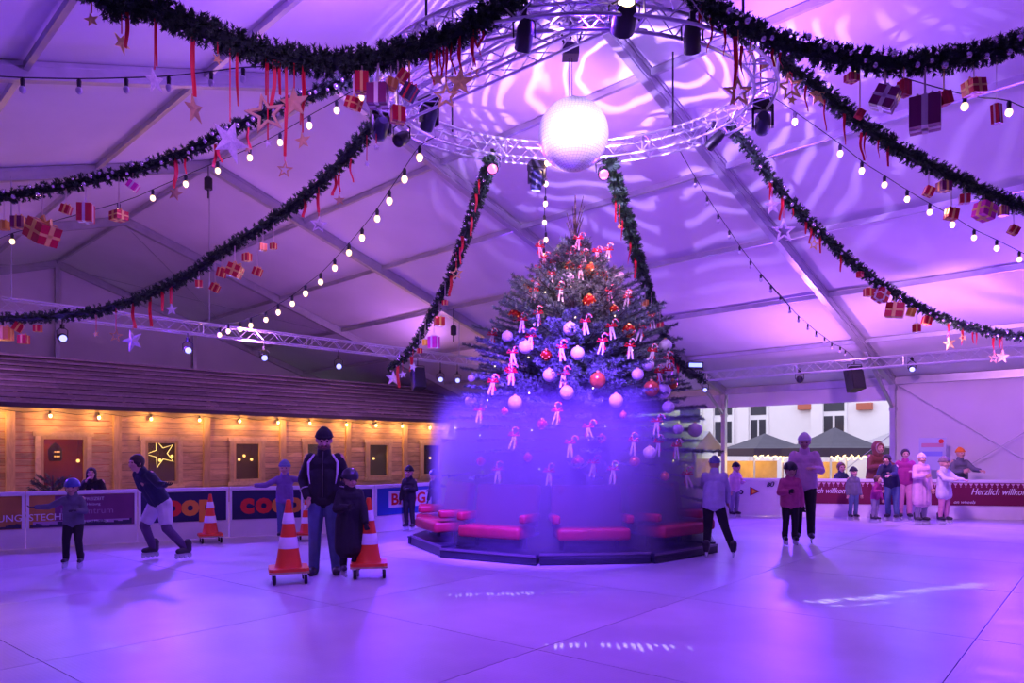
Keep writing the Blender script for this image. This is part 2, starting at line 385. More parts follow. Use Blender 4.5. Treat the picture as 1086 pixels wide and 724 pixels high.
# lettering runs across the joint, so it belongs to the panel that carries its end
def d_tech2(t, ln):
    put(t, 'STECHNIK', .04, .45, .15, M_letw, bold=.001)
    mb = MB(); mb.box((.8, -.001, .38), (1.4, .004, .10)); mb.build('printed_band', mat('lilac_print', (.45, .25, .5), .5), t, False)
    skyline(t, .06, 1.5, .335, M_letb)
    mb = MB(); mb.box((ln-.62, .0, .585), (1.15, .004, .51)); mb.build('banner_half', M_plum, t, False)
    for (b_, x, z, s, m) in (('SPORT  FREIZEIT', ln-1.05, .75, .075, M_letw), ('Heizung', ln-.75, .67, .06, M_letw), ('holzzentrum', ln-1.12, .53, .15, mat('faded_print', (.36, .20, .34), .5)), ('Planung und Montage', ln-.95, .39, .06, M_letw)):
        put(t, b_, x, z, s, m)
def d_tech1(t, ln):
    put(t, 'HALTUNG', ln-.04, .45, .15, M_letw, bold=.001, align='RIGHT'); skyline(t, .06, ln-.06, .335, M_letb)
barrier(b0, b1, 'barrier panel with brown banner cut by the left picture edge', M_tech, d_tech1)
# redo the second panel with its print
barrier(b1, b2, 'barrier panel reading TUNGSTECHNIK on a brown and plum banner', M_tech, d_tech2)
barrier(b2, b3, 'navy barrier panel with coop lettering behind the small rolling cone', M_navy, lambda t, ln: coop(t, ln-1.32))
barrier(b3, b4, 'navy barrier panel with coop lettering beside the standing man', M_navy, lambda t, ln: coop(t, .20))

barrier(b4, BP[3], 'plain navy barrier panel behind the standing man', M_navy)
def d_brog(t, ln):
    mb = MB(); mb.box((ln*.5, -.001, .62), (ln*.62, .005, .32)); mb.build('printed_box', M_letw, t, False)
    put(t, 'BROG', ln*.22, .52, .30, M_letr, bold=.009, sx=1.15)
barrier(BP[3], BP[4], 'blue barrier panel reading BROG left of the red seats', M_blue, d_brog)
barrier(BP[4], BP[5], 'blue barrier panel mostly hidden behind the red seats', M_blue)
barrier(BP[5], BP[6], 'white barrier panel behind the decorated tree, left half', None)
barrier(BP[6], BP[7], 'white barrier panel behind the decorated tree, right half', None)
def d_io(t, ln):
    put(t, 'dio', .17, .53, .22, M_letb, bold=.006)
    s = .2; cx, cz = .70, .60
    for m, k in ((M_letb, 1.0), (M_letr, .78), (M_lety, .45)):
        mb = MB(); mb.prism([(cx-s*.5*k, cz-s*.55*k), (cx+s*.62*k, cz), (cx-s*.5*k, cz+s*.55*k)], 0, .003+.002*(1-k), Matrix.Translation((0, -.002, 0)) @ UPR)
        mb.build('printed_triangle', m, t, False)
    put(t, 'BÜ', .98, .72, .13, M_letb, bold=.006, shear=.3)
barrier(BP[7], BP[8], 'white barrier panel with letters io and a coloured triangle', None, d_io)
def scallop(t, ln):
    n = int(ln/.11)
    mb = MB()
    for i in range(n):
        x = .08+(ln-.16)*(i+.5)/n
        mb.prism([(x-.045, .83), (x+.045, .83), (x, .765)], 0, .003, Matrix.Translation((0, -.002, 0)) @ UPR)
        mb.prism([(x-.012, .75), (x, .765), (x+.012, .75), (x, .735)], 0, .003, Matrix.Translation((0, -.002, 0)) @ UPR)
    o = mb.build('printed_trim', mat('pale_pink_print', (.65, .40, .55), .5), t, False); o['kind'] = 'stuff'
def willkommen(x, small, sc=.185):
    def f(t, ln):
        scallop(t, ln); put(t, 'Herzlich willkommen', x, .575, sc, M_letw, shear=.35, bold=.001, sx=.82)
        put(t, 'on wheels', small, .41, .1, M_letw, shear=.3, sx=1.1)
    return f
barrier(BP[8], BP[9], 'wine-red barrier panel reading Herzlich willkommen, left of the children', M_wine, willkommen(.45, .3))
barrier(BP[9], BP[10], 'wine-red barrier panel reading Herzlich willkommen at the right edge', M_wine, lambda t, ln: (scallop(t, ln), put(t, 'on wheels', .52, .37, .10, M_letw, shear=.3, sx=1.1), put(t, 'Herzlich willkommen', .88, .575, .21, M_letw, shear=.35, bold=.001, sx=.82)))

# ================================================================== WOODEN HUT
def wood(name, col, sc=(1, 1, 1), dark=.5):
    m = bpy.data.materials.new(name); m.use_nodes = True; nt = m.node_tree; b = nt.nodes['Principled BSDF']; N = nt.nodes.new; K = nt.links.new
    tc = N('ShaderNodeTexCoord'); oi = N('ShaderNodeObjectInfo'); ad = N('ShaderNodeVectorMath'); ad.operation = 'ADD'; K(tc.outputs['Object'], ad.inputs[0])
    cm = N('ShaderNodeVectorMath'); cm.operation = 'SCALE'; cm.inputs[0].default_value = (31, 17, 53); K(oi.outputs['Random'], cm.inputs['Scale']); K(cm.outputs[0], ad.inputs[1])
    mp = N('ShaderNodeMapping'); mp.inputs['Scale'].default_value = sc; K(ad.outputs[0], mp.inputs[0])
    n = N('ShaderNodeTexNoise'); n.inputs['Scale'].default_value = 3.2; n.inputs['Detail'].default_value = 8; n.inputs['Roughness'].default_value = .65; n.inputs['Distortion'].default_value = .8; K(mp.outputs[0], n.inputs['Vector'])
    r = N('ShaderNodeValToRGB'); e = r.color_ramp.elements; e[0].position = .33; e[0].color = tuple(c*dark for c in col)+(1,); e[1].position = .6; e[1].color = (*col, 1); K(n.outputs['Fac'], r.inputs[0])
    hs = N('ShaderNodeHueSaturation'); mr = N('ShaderNodeMapRange'); mr.inputs[3].default_value = .72; mr.inputs[4].default_value = 1.15; K(oi.outputs['Random'], mr.inputs[0]); K(mr.outputs[0], hs.inputs['Value']); K(r.outputs[0], hs.inputs['Color']); K(hs.outputs[0], b.inputs['Base Color'])
    b.inputs['Roughness'].default_value = .7
    bp = N('ShaderNodeBump'); bp.inputs['Strength'].default_value = .5; bp.inputs['Distance'].default_value = .01; K(n.outputs['Fac'], bp.inputs['Height']); K(bp.outputs[0], b.inputs['Normal'])
    return m
M_plank = wood('plank_wood', (.60, .38, .21), (.6, 1.5, 3), .62)
M_post = wood('post_wood', (.58, .37, .18), (4, 4, .6), .7)
M_shing = wood('roof_board_wood', (.42, .33, .35), (2.5, 2.5, 2.5), .72)
M_trimw = wood('trim_wood', (.62, .42, .23), (2, 2, 2), .75)
M_beam = wood('beam_wood', (.50, .36, .24), (.6, 4, 4), .6)
M_glass = mat('window_glass', (.10, .09, .10), .06, alpha=None)
gn = M_glass.node_tree; gb = gn.nodes['Principled BSDF']; gt = gn.nodes.new('ShaderNodeBsdfTransparent'); gm = gn.nodes.new('ShaderNodeMixShader'); gm.inputs[0].default_value = .25
gn.links.new(gt.outputs[0], gm.inputs[1]); gn.links.new(gb.outputs[0], gm.inputs[2]); gn.links.new(gm.outputs[0], gn.nodes['Material Output'].inputs[0])
HU, HUB, V0, SP = 15.7, 20.2, 4.37, 2.5
hut = thing('wooden_hut', 'long timber hut with plank walls, board roof and lit windows', 'hut', T(HU, V0, 0), AD1)
# local frame of the hut: x along d1 (v), y along d2 (away from the rink, u), z up
HV0, HV1 = -6.3, 16.3; WZ = 2.58
wins = []                                     # (x0, x1, z0, z1, kind)
for k in range(-3, 7):
    c = (k+.5)*SP; c = c+(-.05 if k < 2 else .05); hw = .46 if k != 0 else .54
    if c+.6 > HV1-.3 or c-.6 < HV0: continue
    wins.append((c-hw, c+hw,   .62 if k else .58, 1.88 if k else 1.96, k))
posts = [k*SP for k in range(-2, 7)]
PHT = .172
nrow = int(WZ/PHT)
edges = [HV0]+posts+[HV1]
for r in range(nrow):
    z0 = r*PHT; z1 = z0+PHT-.013
    for i in range(len(edges)-1):
        segs = [(edges[i], edges[i+1])]
        for (a, b, c, d, k) in wins:
            if z1 > c and z0 < d:
                new = []
                for (s, e_) in segs:
                    if b <= s or a >= e_: new.append((s, e_)); continue
                    if a > s: new.append((s, a))
                    if b < e_: new.append((b, e_))
                segs = new
        for (s, e_) in segs:
            if e_-s < .05: continue
            o = random.uniform(-.008, .008); mb = MB(); mb.box((0, 0, 0), (e_-s-.006, .05, z1-z0)); mb.build('plank', M_plank, hut, False, loc=((s+e_)/2, .03+o, (z0+z1)/2))
mb = MB(); 
for p in [((HV0+HV1)/2, HUB-HU, WZ/2, HV1-HV0, .06, WZ)]: mb.box(p[:3], p[3:])
mb.build('back_wall', M_plank, hut, False)
for x in (HV0, HV1): MB().box((x, (HUB-HU)/2, WZ/2), (.06, HUB-HU, WZ)).build('end_wall', M_plank, hut, False)
M_redin = mat('red_interior', (.42, .06, .03), .7, noise=.4, nscale=2)
MB().box((1.3, 1.6, 1.3), (3.0, .05, 2.5)).build('red_partition', M_redin, hut, False)
MB().box((9.5, 1.9, 1.3), (12.5, .05, 2.5)).build('inner_wall', mat('inner_wall', (.16, .10, .10), .8, noise=.4, nscale=1.5), hut, False)
for x in posts: MB().box((0, 0, WZ/2), (.2 if True else 0, .13, WZ)).build('wall_post', M_post, hut, False, loc=(x, -.02, 0))
MB().box(((HV0+HV1)/2, .0, WZ+.06), (HV1-HV0, .16, .16)).build('wall_plate', M_beam, hut, False)
# roof
EY, EZ, RY, RZ_ = -.48, 2.74, 2.25, 4.22      # eave and ridge in local (y, z)
rl = math.hypot(RY-EY, RZ_-EZ); ra = math.atan2(RZ_-EZ, RY-EY); NC = 9; cl = rl/NC
for side in (1, -1):
    nc = NC
    for c in range(nc):
        x = HV0-.5; 
        while x < HV1+.4:
            wd = random.uniform(1.6, 2.6) if c else .9
            if side < 0: wd = HV1+.4-x
            x1 = min(x+wd, HV1+.4); s0 = c*cl; mb = MB()
            mb.box((0, 0, 0), (x1-x-.008, cl-.016, .05))
            y = EY+(s0+cl/2)*math.cos(ra); z = EZ+(s0+cl/2)*math.sin(ra)+.02
            if side < 0: y = 2*RY-y
            mb2 = mb.build('roof_board', M_shing, hut, False, loc=((x+x1)/2, y, z+random.uniform(0, .008)))
            mb2.rotation_euler = ((ra-.19)*side, 0, 0); x = x1
for s_ in (1, -1):
    MB().bar(((HV0+HV1)/2-((HV1-HV0)/2+.4), RY-s_*(RY-EY)*.5, (EZ+RZ_)/2-.03), ((HV0+HV1)/2+((HV1-HV0)/2+.35), RY-s_*(RY-EY)*.5, (EZ+RZ_)/2-.03), rl, .02, (0, -s_*math.sin(ra), math.cos(ra))).build('gap_shade_sheet', mat('gap_shade', (.03, .02, .025), .9), hut, False)  # added sheet, coloured dark to give shade lines between the roof boards
for x in [HV0+.2+i*1.25 for i in range(19)]:
    if x < HV1+.3: MB().bar((x, EY+.08, EZ-.03), (x, .3, EZ+.38), .08, .12).build('rafter_tail', M_beam, hut, False)
MB().box(((HV0+HV1)/2, EY, EZ-.01), (HV1-HV0+.9, .035, .12)).build('fascia', mat('dark_fascia', (.08, .05, .06), .7), hut, False)
MB().box(((HV0+HV1)/2, RY, RZ_+.05), (HV1-HV0+.9, .22, .05)).build('ridge_cap', M_shing, hut, False)
for (a, b, c, d, k) in wins:
    t = .075; fr = MB()
    for (cx_, cz_, w_, h_) in (((a+b)/2, c+t/2, b-a, t), ((a+b)/2, d-t/2, b-a, t), (a+t/2, (c+d)/2, t, d-c-2*t), (b-t/2, (c+d)/2, t, d-c-2*t)): fr.box((cx_, -.01, cz_), (w_, .08, h_))
    win = fr.build('window_frame', M_post, hut, False)
    MB().box(((a+b)/2, .02, (c+d)/2), (b-a-2*t, .008, d-c-2*t)).build('pane', M_glass, win, False)
    for (cx_, cz_, w_, h_) in (((a+b)/2, c-.06, b-a+.34, .11), ((a+b)/2, d+.06, b-a+.34, .12), (a-.06, (c+d)/2, .12, d-c), (b+.06, (c+d)/2, .12, d-c)):
        MB().box((cx_, -.035, cz_), (w_, .045, h_)).build('casing_board', M_trimw, win, False)
# things inside, seen through the windows
lamp_me = MB().ball((0, 0, 0), .05, 8, 6).mesh('bulb', mat('inner_bulb', (1, .6, .2), .5, emit=(1, .55, .15), es=2.6))
hang = []
for k, xs in ((1, (-.1, .25)), (2, (-.22, -.05, .2)), (3, (-.2,)), (4, (-.15,)), (0, (.3,)), (5, (0,))):
    for j, dx in enumerate(xs): hang.append((k, (k+.5)*SP+dx+.7*(V0+(k+.5)*SP)/22, 1.30+.12*(j % 2)))
nm_ = {0: 'first', 1: 'second', 2: 'third', 3: 'fourth', 4: 'fifth', 5: 'sixth'}; cnt = {}
for k, x, z in hang:
    cnt[k] = cnt.get(k, 0)+1
    t = thing('pendant_lamp', 'small warm bulb, %s pendant from left inside the %s hut window' % (ORD[cnt[k]-1], nm_[k]), 'lamp', T(HU+.7, V0+x, z), AD1, 'bulbs hanging inside the hut')
    link('bulb', lamp_me, t); MB().tube((0, 0, .05), (0, 0, 2.5-z), .006, n=5).build('cord', M_black, t)
for x in (1.0, 3.9, 6.4, 9.0, 11.5):
    o = lamp('hut_room_lamp', 'POINT', T(HU+.75, V0+x, 1.9), (1, .45, .16), 22, radius=.08)
st = thing('star_lamp', 'glowing yellow outline star behind the second hut window', 'lamp', T(HU+.22, V0+1.5*SP+.02, 1.50), AD1)
pts = []
for i in range(10):
    r_ = .42 if i % 2 == 0 else .17; q = PI/2+i*PI/5+.35; pts.append((r_*math.cos(q), 0, r_*math.sin(q)))
MB().path(pts, .014, 6, True).build('glowing_tube', mat('neon', (1, .8, .3), .5, emit=(1, .72, .2), es=2.2), st)
lan = thing('lantern', 'dark perforated lantern glowing behind the first hut window', 'lantern', T(HU+.35, V0+.5*SP-.16, 1.30), AD1)
MB().lathe([(.13, 0), (.17, .06), (.17, .3), (.1, .42), (.02, .5)], 12).build('casing', mat('lantern_metal', (.15, .04, .03), .5), lan)
for q in range(6): MB().ball((-.05+.05*(q % 3), -.17, .13+.12*(q//3)), .02, 6, 5).build('glowing_hole', mat('glow_hole', (1, .5, .1), .5, emit=(1, .45, .08), es=2.2), lan)
# eave lights
fes = thing('eave_light_string', 'warm bulbs strung along the eave of the timber hut', 'string lights', T(HU, V0, 0), AD1)
bme = MB().ball((0, 0, 0), .042, 10, 7, (1, 1, 1.25)).mesh('bulb', mat('eave_bulb', (1, .75, .4), .4, emit=(1, .68, .28), es=2.2)); sme = MB().lathe([(.03, 0), (.03, .07), (.02, .1)], 8).mesh('socket', M_black)
cord = []
ex = [-5.6+i*1.28 for i in range(17)]
for i, x in enumerate(ex):
    x += random.uniform(-.1, .1); zz = 2.50+random.uniform(-.02, .02)
    b_ = link('bulb', bme, fes, (x, -.22, zz)); s_ = link('socket', sme, fes, (x, -.22, zz+.03))
    cord.append((x, -.2, zz+.13)); cord.append((x+.64, -.2, zz+.05))
    lamp('bulb_light', 'POINT', (x, -.30, zz-.02), (1, .46, .13), 27, radius=.05, parent=fes)
MB().path(cord, .008, 5).build('cord', M_black, fes)
# window shaped fill of the hut end towards the tree
fir = thing('small_fir_tree', 'small bushy fir top rising behind the left barrier', 'tree', T(13.2, 3.9, 0))
def needles(centers, dirs, rads, n, ln, wd, rnd, droop=0.):
    """flat needle triangles around twigs: numpy arrays -> (verts, faces)"""
    C = np.repeat(np.array(centers), n, 0); D = np.repeat(np.array(dirs), n, 0)
    k = len(C); R = rnd.normal(size=(k, 3)); R -= D*(R*D).sum(1, keepdims=True); R /= np.linalg.norm(R, axis=1, keepdims=True)+1e-9
    ax = D*.75+R*.8; ax[:, 2] -= droop; ax /= np.linalg.norm(ax, axis=1, keepdims=True)
    S = np.cross(ax, rnd.normal(size=(k, 3))); S /= np.linalg.norm(S, axis=1, keepdims=True)+1e-9
    l = ln*rnd.uniform(.7, 1.2, (k, 1)); w_ = wd*.5
    b = C+D*rnd.uniform(-.5, .5, (k, 1))*np.repeat(np.array(rads).reshape(-1, 1), n, 0)
    V = np.stack([b+S*w_, b-S*w_, b+ax*l], 1).reshape(-1, 3)
    return V
def tri_mesh(name, V, m):
    me = bpy.data.meshes.new(name); n = len(V)//3
    me.vertices.add(len(V)); me.vertices.foreach_set('co', V.astype(np.float32).ravel())
    me.loops.add(n*3); me.loops.foreach_set('vertex_index', np.arange(n*3, dtype=np.int32))
    me.polygons.add(n); me.polygons.foreach_set('loop_start', np.arange(0, n*3, 3, dtype=np.int32))
    me.materials.append(m); me.update(); me.validate(); return me
rs = np.random.RandomState(5)
# small fir behind the barrier
mb = MB(); cs = []; ds = []; rd = []
p0 = at_barrier(48); fir.location = (p0[0]-.35, p0[1]+.75, 0)
mb.tube((0, 0, 0), (0, 0, 1.15), .035, .012)
for i in range(60):
    q = rs.uniform(0, 2*PI); z = rs.uniform(.25, 1.0); l = (1.35-z)*.50+.1; d = np.array((math.cos(q), math.sin(q), rs.uniform(.3, .9))); d /= np.linalg.norm(d)
    a = np.array((0, 0, z)); mb.tube(a, a+d*l, .008, .004, 4)
    for s in np.linspace(.2, 1, 9): cs.append(a+d*l*s); ds.append(d); rd.append(.05)
mb.build('trunk', M_bark, fir)
o = link('needles', tri_mesh('needles', needles(cs, ds, rd, 14, .055, .008, rs), M_fir), fir); o['kind'] = 'stuff'

# ================================================================== TRUSSES
def truss(name, label, pts, w_, parent=None, closed=False, step=None, radial=None):
    """four chord lattice truss; pts is a list of points"""
    t = parent or thing(name, label, 'truss', (0, 0, 0))
    pts = [Vector(p) for p in pts]; n = len(pts); ch = [[], [], [], []]
    for i, p in enumerate(pts):
        d = (pts[(i+1) % n]-pts[i-1]) if closed else (pts[min(i+1, n-1)]-pts[max(i-1, 0)])
        d.normalize(); sd = d.cross(Vector((0, 0, 1))).normalized(); up = sd.cross(d)
        for k, (a, b) in enumerate(((-1, 1), (1, 1), (1, -1), (-1, -1))): ch[k].append(p+sd*a*w_/2+up*b*w_/2)
    for k in range(4): MB().path(ch[k], .019, 8, closed).build('chord', M_truss, t)
    mb = MB(); m_ = n if closed else n-1
    for i in range(m_):
        j = (i+1) % n
        for k in range(4):
            k2 = (k+1) % 4
            if i % 2 == 0: mb.tube(ch[k][i], ch[k2][j], .008, n=4)
            else: mb.tube(ch[k2][i], ch[k][j], .008, n=4)
        if i % 10 == 0:
            for k in range(4): mb.tube(ch[k][i], ch[(k+1) % 4][i], .012, n=5)
    o = mb.build('lacing', M_truss, t); o['kind'] = 'stuff'
    return t
def line(a, b, step=.27):
    a = Vector(a); b = Vector(b); n = int((b-a).length/step); return [a+(b-a)*i/n for i in range(n+1)]
LT_a = T(10, -4, 4.3); LT_b = T(10, 16.3, 4.3)
truss('lattice_truss', 'long silver lattice truss hung above the hut roof, left side', line(LT_a, LT_b), .25)
RT_a = T(4.6, 19.5, 3.79); RT_b = T(-9, 19.5, 3.79)
truss('lattice_truss', 'silver lattice truss hung along the far open side, right half', line(RT_a, RT_b), .25)
RR = 2.28; NR = 64
def ringp(q, r=RR, dz=0.):
    x = math.cos(q)*r; y = math.sin(q)*r; return RC+Vector((x*1.0, y, y*.115+dz))
truss('round_truss', 'round silver lattice truss hanging under the tent ridge', [ringp(2*PI*i/NR) for i in range(NR)], .25, closed=True)
truss('cross_truss', 'straight lattice truss spanning the ring above the mirror ball', line(at(418, 118, 9.3), at(700, -10, 7.7), .25), .22)
truss('cross_truss', 'thin lattice truss crossing the ring left of the ball motor', line(at(425, 92, 9.2), at(600, -14, 7.7), .25), .18)
# hanging wires and chain hoists
def hoist(name, label, p, top, gr):
    t = thing(name, label, 'hoist', p, 0, gr); h = top-p[2]
    MB().lathe([(.05, -.1), (.09, -.08), (.09, .16), (.05, .2)], 10).build('motor', M_black, t)
    MB().tube((0, 0, .2), (0, 0, h), .012, n=6).build('chain', M_black, t)
    MB().path([(0, 0, -.1), (0, 0, -.28)], .02, 6).build('hook', M_black, t)
def roofz(p): u = Vector(p).dot(D2)-6.32; v = Vector(p).dot(D1); return ZR-SL*abs(v-VR)
for (px, py, Y, lab) in [(221, 197, 16.3, 'dark chain hoist hanging left above the lattice truss'), (481, 352, 21.3, 'dark chain hoist hanging left of the tree')]:
    p = at(px, py, Y); hoist('chain_hoist', lab, p, roofz(p)-.1, 'chain hoists')
for (px, Y, ztop) in [(222, 16.3, 0), (12, 13.8, 0), (487, 21.6, 0), (905, 18.7, 0)]:
    p = at(px, 0, Y); zt = roofz(p)-.08; zb = 4.42 if px < 500 else 3.9
    o = MB().tube((p.x, p.y, zb), (p.x, p.y, zt), .012, n=5).build('suspension_wire', M_alu)
    tag(o, {222: 'steel wire holding the left truss under the dark hoist', 12: 'steel wire holding the left truss at the picture edge', 487: 'steel wire holding the far end of the left truss', 905: 'steel wire holding the right truss above the black speaker'}[px], 'wire')
for i, q in enumerate((PI*.25, PI*.75, PI*1.25, PI*1.75)):
    p = ringp(q); o = MB().tube(p+Vector((0, 0, .12)), (p.x, p.y, roofz(p)-.05), .014, n=6).build('suspension_wire', M_black)
    tag(o, 'dark wire holding the round truss at its %s' % ('far right', 'far left', 'near left', 'near right')[i], 'wire')
# beam of the roof with the ball motor
mtr = thing('ball_motor', 'small dark box motor holding the mirror ball', 'motor', at(605, 55, 9.0))
MB().box((0, 0, 0), (.2, .2, .15)).build('housing', mat('motor_box', (.10, .06, .14), .4), mtr, False)
for a, b in (((-.08, 0, .07), (-.14, 0, .36)), ((.08, 0, .07), (.17, .05, .38)), ((0, 0, .07), (.0, 0, .42))):
    MB().path([Vector(a)+(Vector(b)-Vector(a))*t+Vector((.012*(i % 2), 0, 0)) for i, t in enumerate(np.linspace(0, 1, 9))], .014, 5).build('chain', M_black, mtr)
MB().bar((-.9, -.2, .42), (1.0, .3, .42), .05, .05).build('carrier_pipe', M_alu, mtr, False)
for dx in (-.02, .02): MB().tube((dx, 0, -.07), (dx, 0, -.62), .004, n=4).build('wire', M_black, mtr)
# mirror ball
M_facet = mat('mirror_facet', (.95, .93, 1), .32, .85)
ballc = at(608, 143, 9.0); ball = thing('mirror_ball', 'large mirror ball shining white in the middle of the round truss', 'mirror ball', ballc)
R0 = .435; vs = []; fs = []; rows = 34
for i in range(rows):
    t0 = PI*i/rows; t1 = PI*(i+1)/rows; tm = (t0+t1)/2; nc = max(4, int(2*PI*math.sin(tm)*R0/(PI*R0/rows)))
    for j in range(nc):
        q0 = 2*PI*j/nc; q1 = 2*PI*(j+.90)/nc; g = (t1-t0)*.05; n0 = len(vs)
        for (t, q) in ((t0+g, q0), (t1-g, q0), (t1-g, q1), (t0+g, q1)): vs.append((R0*math.sin(t)*math.cos(q), R0*math.sin(t)*math.sin(q), R0*math.cos(t)))
        fs.append((n0, n0+1, n0+2, n0+3))
mb = MB(); mb.add(vs, fs); o = mb.build('mirror_facets', M_facet, ball, False); o['kind'] = 'stuff'
MB().ball((0, 0, 0), R0*.985, 32, 20).build('core', mat('ball_core', (.5, .48, .55), .4), ball)
MB().lathe([(.05, .40), (.05, .46), (.02, .48)], 10).build('cap', M_black, ball)

# ================================================================== FIXTURES
def lens_mat(nm, c, s): return mat('lens_'+nm, c, .3, emit=c, es=s)
def par_can(label, loc, tgt, col, es, parts_top=.25, name='spotlight', r=.075, power=0, size=.9, dark=False, group=None):
    loc = Vector(loc); t = thing(name, label, 'spotlight', loc, 0, group); d = (Vector(tgt)-loc).normalized()
    q = d.to_track_quat('-Z', 'Y').to_matrix().to_4x4()
    MB().lathe([(r*.55, .17), (r*.8, .14), (r, .05), (r*1.02, -.10), (r*.93, -.11)], 16, q).build('housing', M_black, t)
    MB().lathe([(r*.92, -.105), (r*.6, -.118), (.0001, -.122)], 16, q).build('lens', col, t)
    yk = MB(); yk.path([(-r*1.25, 0, 0), (-r*1.3, 0, .14), (-.03, 0, .2), (.03, 0, .2), (r*1.3, 0, .14), (r*1.25, 0, 0)], .009, 6); yk.build('yoke', M_black, t)
    MB().box((0, 0, .22), (.05, .07, .09)).build('clamp', M_black, t, False)
    if parts_top > .25: MB().tube((0, 0, .24), (0, 0, parts_top), .012, n=6).build('hanging_rod', M_black, t)
    if power: lamp('lamp_light', 'SPOT', q @ Vector((0, 0, -.15)), {'b': (.16, .14, 1), 'p': (1, .1, .4), 'w': (1, .75, .5), 'v': (.4, .2, 1)}[es], power, None, size, .5, .05, t).rotation_euler = q.to_euler()
    return t
LB = lens_mat('blue', (.32, .34, 1), 2.0); LP = lens_mat('pink', (1, .12, .32), 2.4); LW = lens_mat('warm', (1, .72, .42), 5); LD = mat('lens_dark', (.03, .02, .05), .1)
LPW = lens_mat('pinkwhite', (1, .16, .42), 1.8)
def mh(label, loc, tilt, col, rz=0., power=0, tgt=None, name='moving_head', ck='v'):
    t = thing(name, label, 'spotlight', loc, rz); 
    MB().box((0, 0, .12), (.24, .2, .1)).build('base', M_black, t, False)
    ar = MB(); 
    for s in (-1, 1): ar.box((s*.115, 0, -.03), (.03, .09, .26))
    ar.box((0, 0, .065), (.24, .1, .03)); ar.build('yoke', M_black, t, False)
    q = Matrix.Translation((0, 0, -.1)) @ Matrix.Rotation(tilt, 4, 'X')
    MB().lathe([(.06, .15), (.09, .1), (.098, -.06), (.085, -.14), (.078, -.15)], 16, q).build('head', mat('head_plastic', (.03, .03, .07), .35), t)
    MB().lathe([(.078, -.148), (.05, -.165), (.0001, -.17)], 16, q).build('lens', col, t)
    if power: 
        l = lamp('lamp_light', 'SPOT', q @ Vector((0, 0, -.2)), {'b': (.16, .14, 1), 'v': (.5, .25, 1)}[ck], power, None, 1.0, .5, .05, t)
        l.rotation_euler = q.to_euler()
    return t
F1_ = (0, 6, 0)
# left truss
for (px, py, lab, es) in [(66, 358, 'leftmost blue spotlight under the left lattice truss', 1), (199, 371, 'second blue spotlight on the left lattice truss', 1), (280, 379, 'third blue spotlight on the left lattice truss', 1), (359, 388, 'fourth blue spotlight on the left lattice truss', 1), (467, 402, 'small blue spotlight beside the hanging speaker left of the tree', 1), (485, 403, 'bright blue spotlight at the far end of the left truss', 1)]:
    k = (px-CX)/F; Y = 16.32/(k*D2.x+D2.y); k2 = .30
    p = at(px, py, Y); par_can(lab, p, (1.5, 2, 0), LB, 'b', max(.25, 4.2-p.z), power=150, size=1.2, r=.085)
def speaker(label, px, py, Y, rz, top):
    t = thing('speaker', label, 'speaker', at(px, py, Y), rz)
    out = [(-.18, -.16), (.18, -.16), (.13, .2), (-.13, .2)]
    mb = MB(); mb.prism(out, -.3, .3); b = mb.build('cabinet', M_black, t, False); b.rotation_euler = (-.25, 0, 0)
    mb = MB(); mb.box((0, -.17, 0), (.31, .015, .55)); g = mb.build('grille', mat('grille', (.03, .03, .035), .7, bump=.4, bscale=60), t, False); g.rotation_euler = (-.25, 0, 0)
    MB().path([(-.2, 0, .05), (-.2, 0, .38), (.2, 0, .38), (.2, 0, .05)], .012, 5).build('bracket', M_black, t)
    MB().tube((0, 0, .38), (0, 0, top), .014, n=5).build('hanging_rod', M_black, t)
speaker('black wedge speaker tilted down left of the tree', 443, 402, 20.4, .5, .6)
speaker('black speaker hanging from the right truss', 906, 402, 18.7, .2, .5)
# right truss fixtures
def rtY(px): k = (px-CX)/F; return 19.5/(k*D1.x+D1.y)
par_can('blue spotlight hanging right of the tree under the truss end', at(748, 413, rtY(748)), (0, 4, 0), LB, 'b', .35, power=150, size=1.3)
par_can('unlit black spotlight on the right lattice truss', at(848, 402, rtY(848)), (3, 4, 0), LD, 'b', .3, r=.09)
par_can('blue spotlight on the right lattice truss near the wall', at(967, 391, rtY(967)), (3, 3, 0), LB, 'b', .3, power=170, size=1.3)
bl = thing('panel_light', 'flat blue led panel light beside the tree on the truss', 'spotlight', at(737, 388, 20.6), .1)
MB().box((0, 0, 0), (.46, .12, .22)).build('housing', M_black, bl, False); MB().box((0, -.065, .02), (.38, .012, .11)).build('led_panel', lens_mat('panel', (.25, .32, 1), 2), bl, False)
# ring fixtures
def onring(px, py, near):                    # point under the round truss seen at px
    best = None
    for i in range(720):
        q = 2*PI*i/720; p = ringp(q); s = proj(p)
        if (p.y < RC.y) != near: continue
        e_ = abs(s[0]-px)
        if best is None or e_ < best[0]: best = (e_, p)
    Y = best[1].y; return at(px, py, Y), best[1].z
def rcan(label, px, py, near, tgt, col, es, **kw):
    p, z = onring(px, py, near); par_can(label, p, tgt, col, es, max(.25, z-.1-p.z), **kw)
rcan('pink lit spotlight under the ring, left above the tree', 522, 177, False, (.5, 3, 0), LPW, 'p', power=120, size=1.0, r=.09)
rcan('pink lit spotlight under the ring, right of the mirror ball', 640, 183, False, (1, 3, 0), LPW, 'p', power=120, size=1.0, r=.09)
rcan('red spotlight at the right inside of the round truss', 757, 150, False, (.9, 12.2, 4.2), LPW, 'p', power=260, size=.7)
rcan('black spotlight with yoke at the left top of the ring', 556, 40, True, (-1, 12, 0), LD, 'p', r=.08)
rcan('black spotlight with yoke at the right top of the ring', 734, 43, True, (3, 12, 0), LD, 'p', r=.08)
p, z = onring(426, 147, False); par_can('black spotlight turned sideways at the left of the ring', p, p+Vector((-.5, -1, -.8)), LD, 'p', max(.25, z-.1-p.z), r=.085)
p, z = onring(662, 22, True)
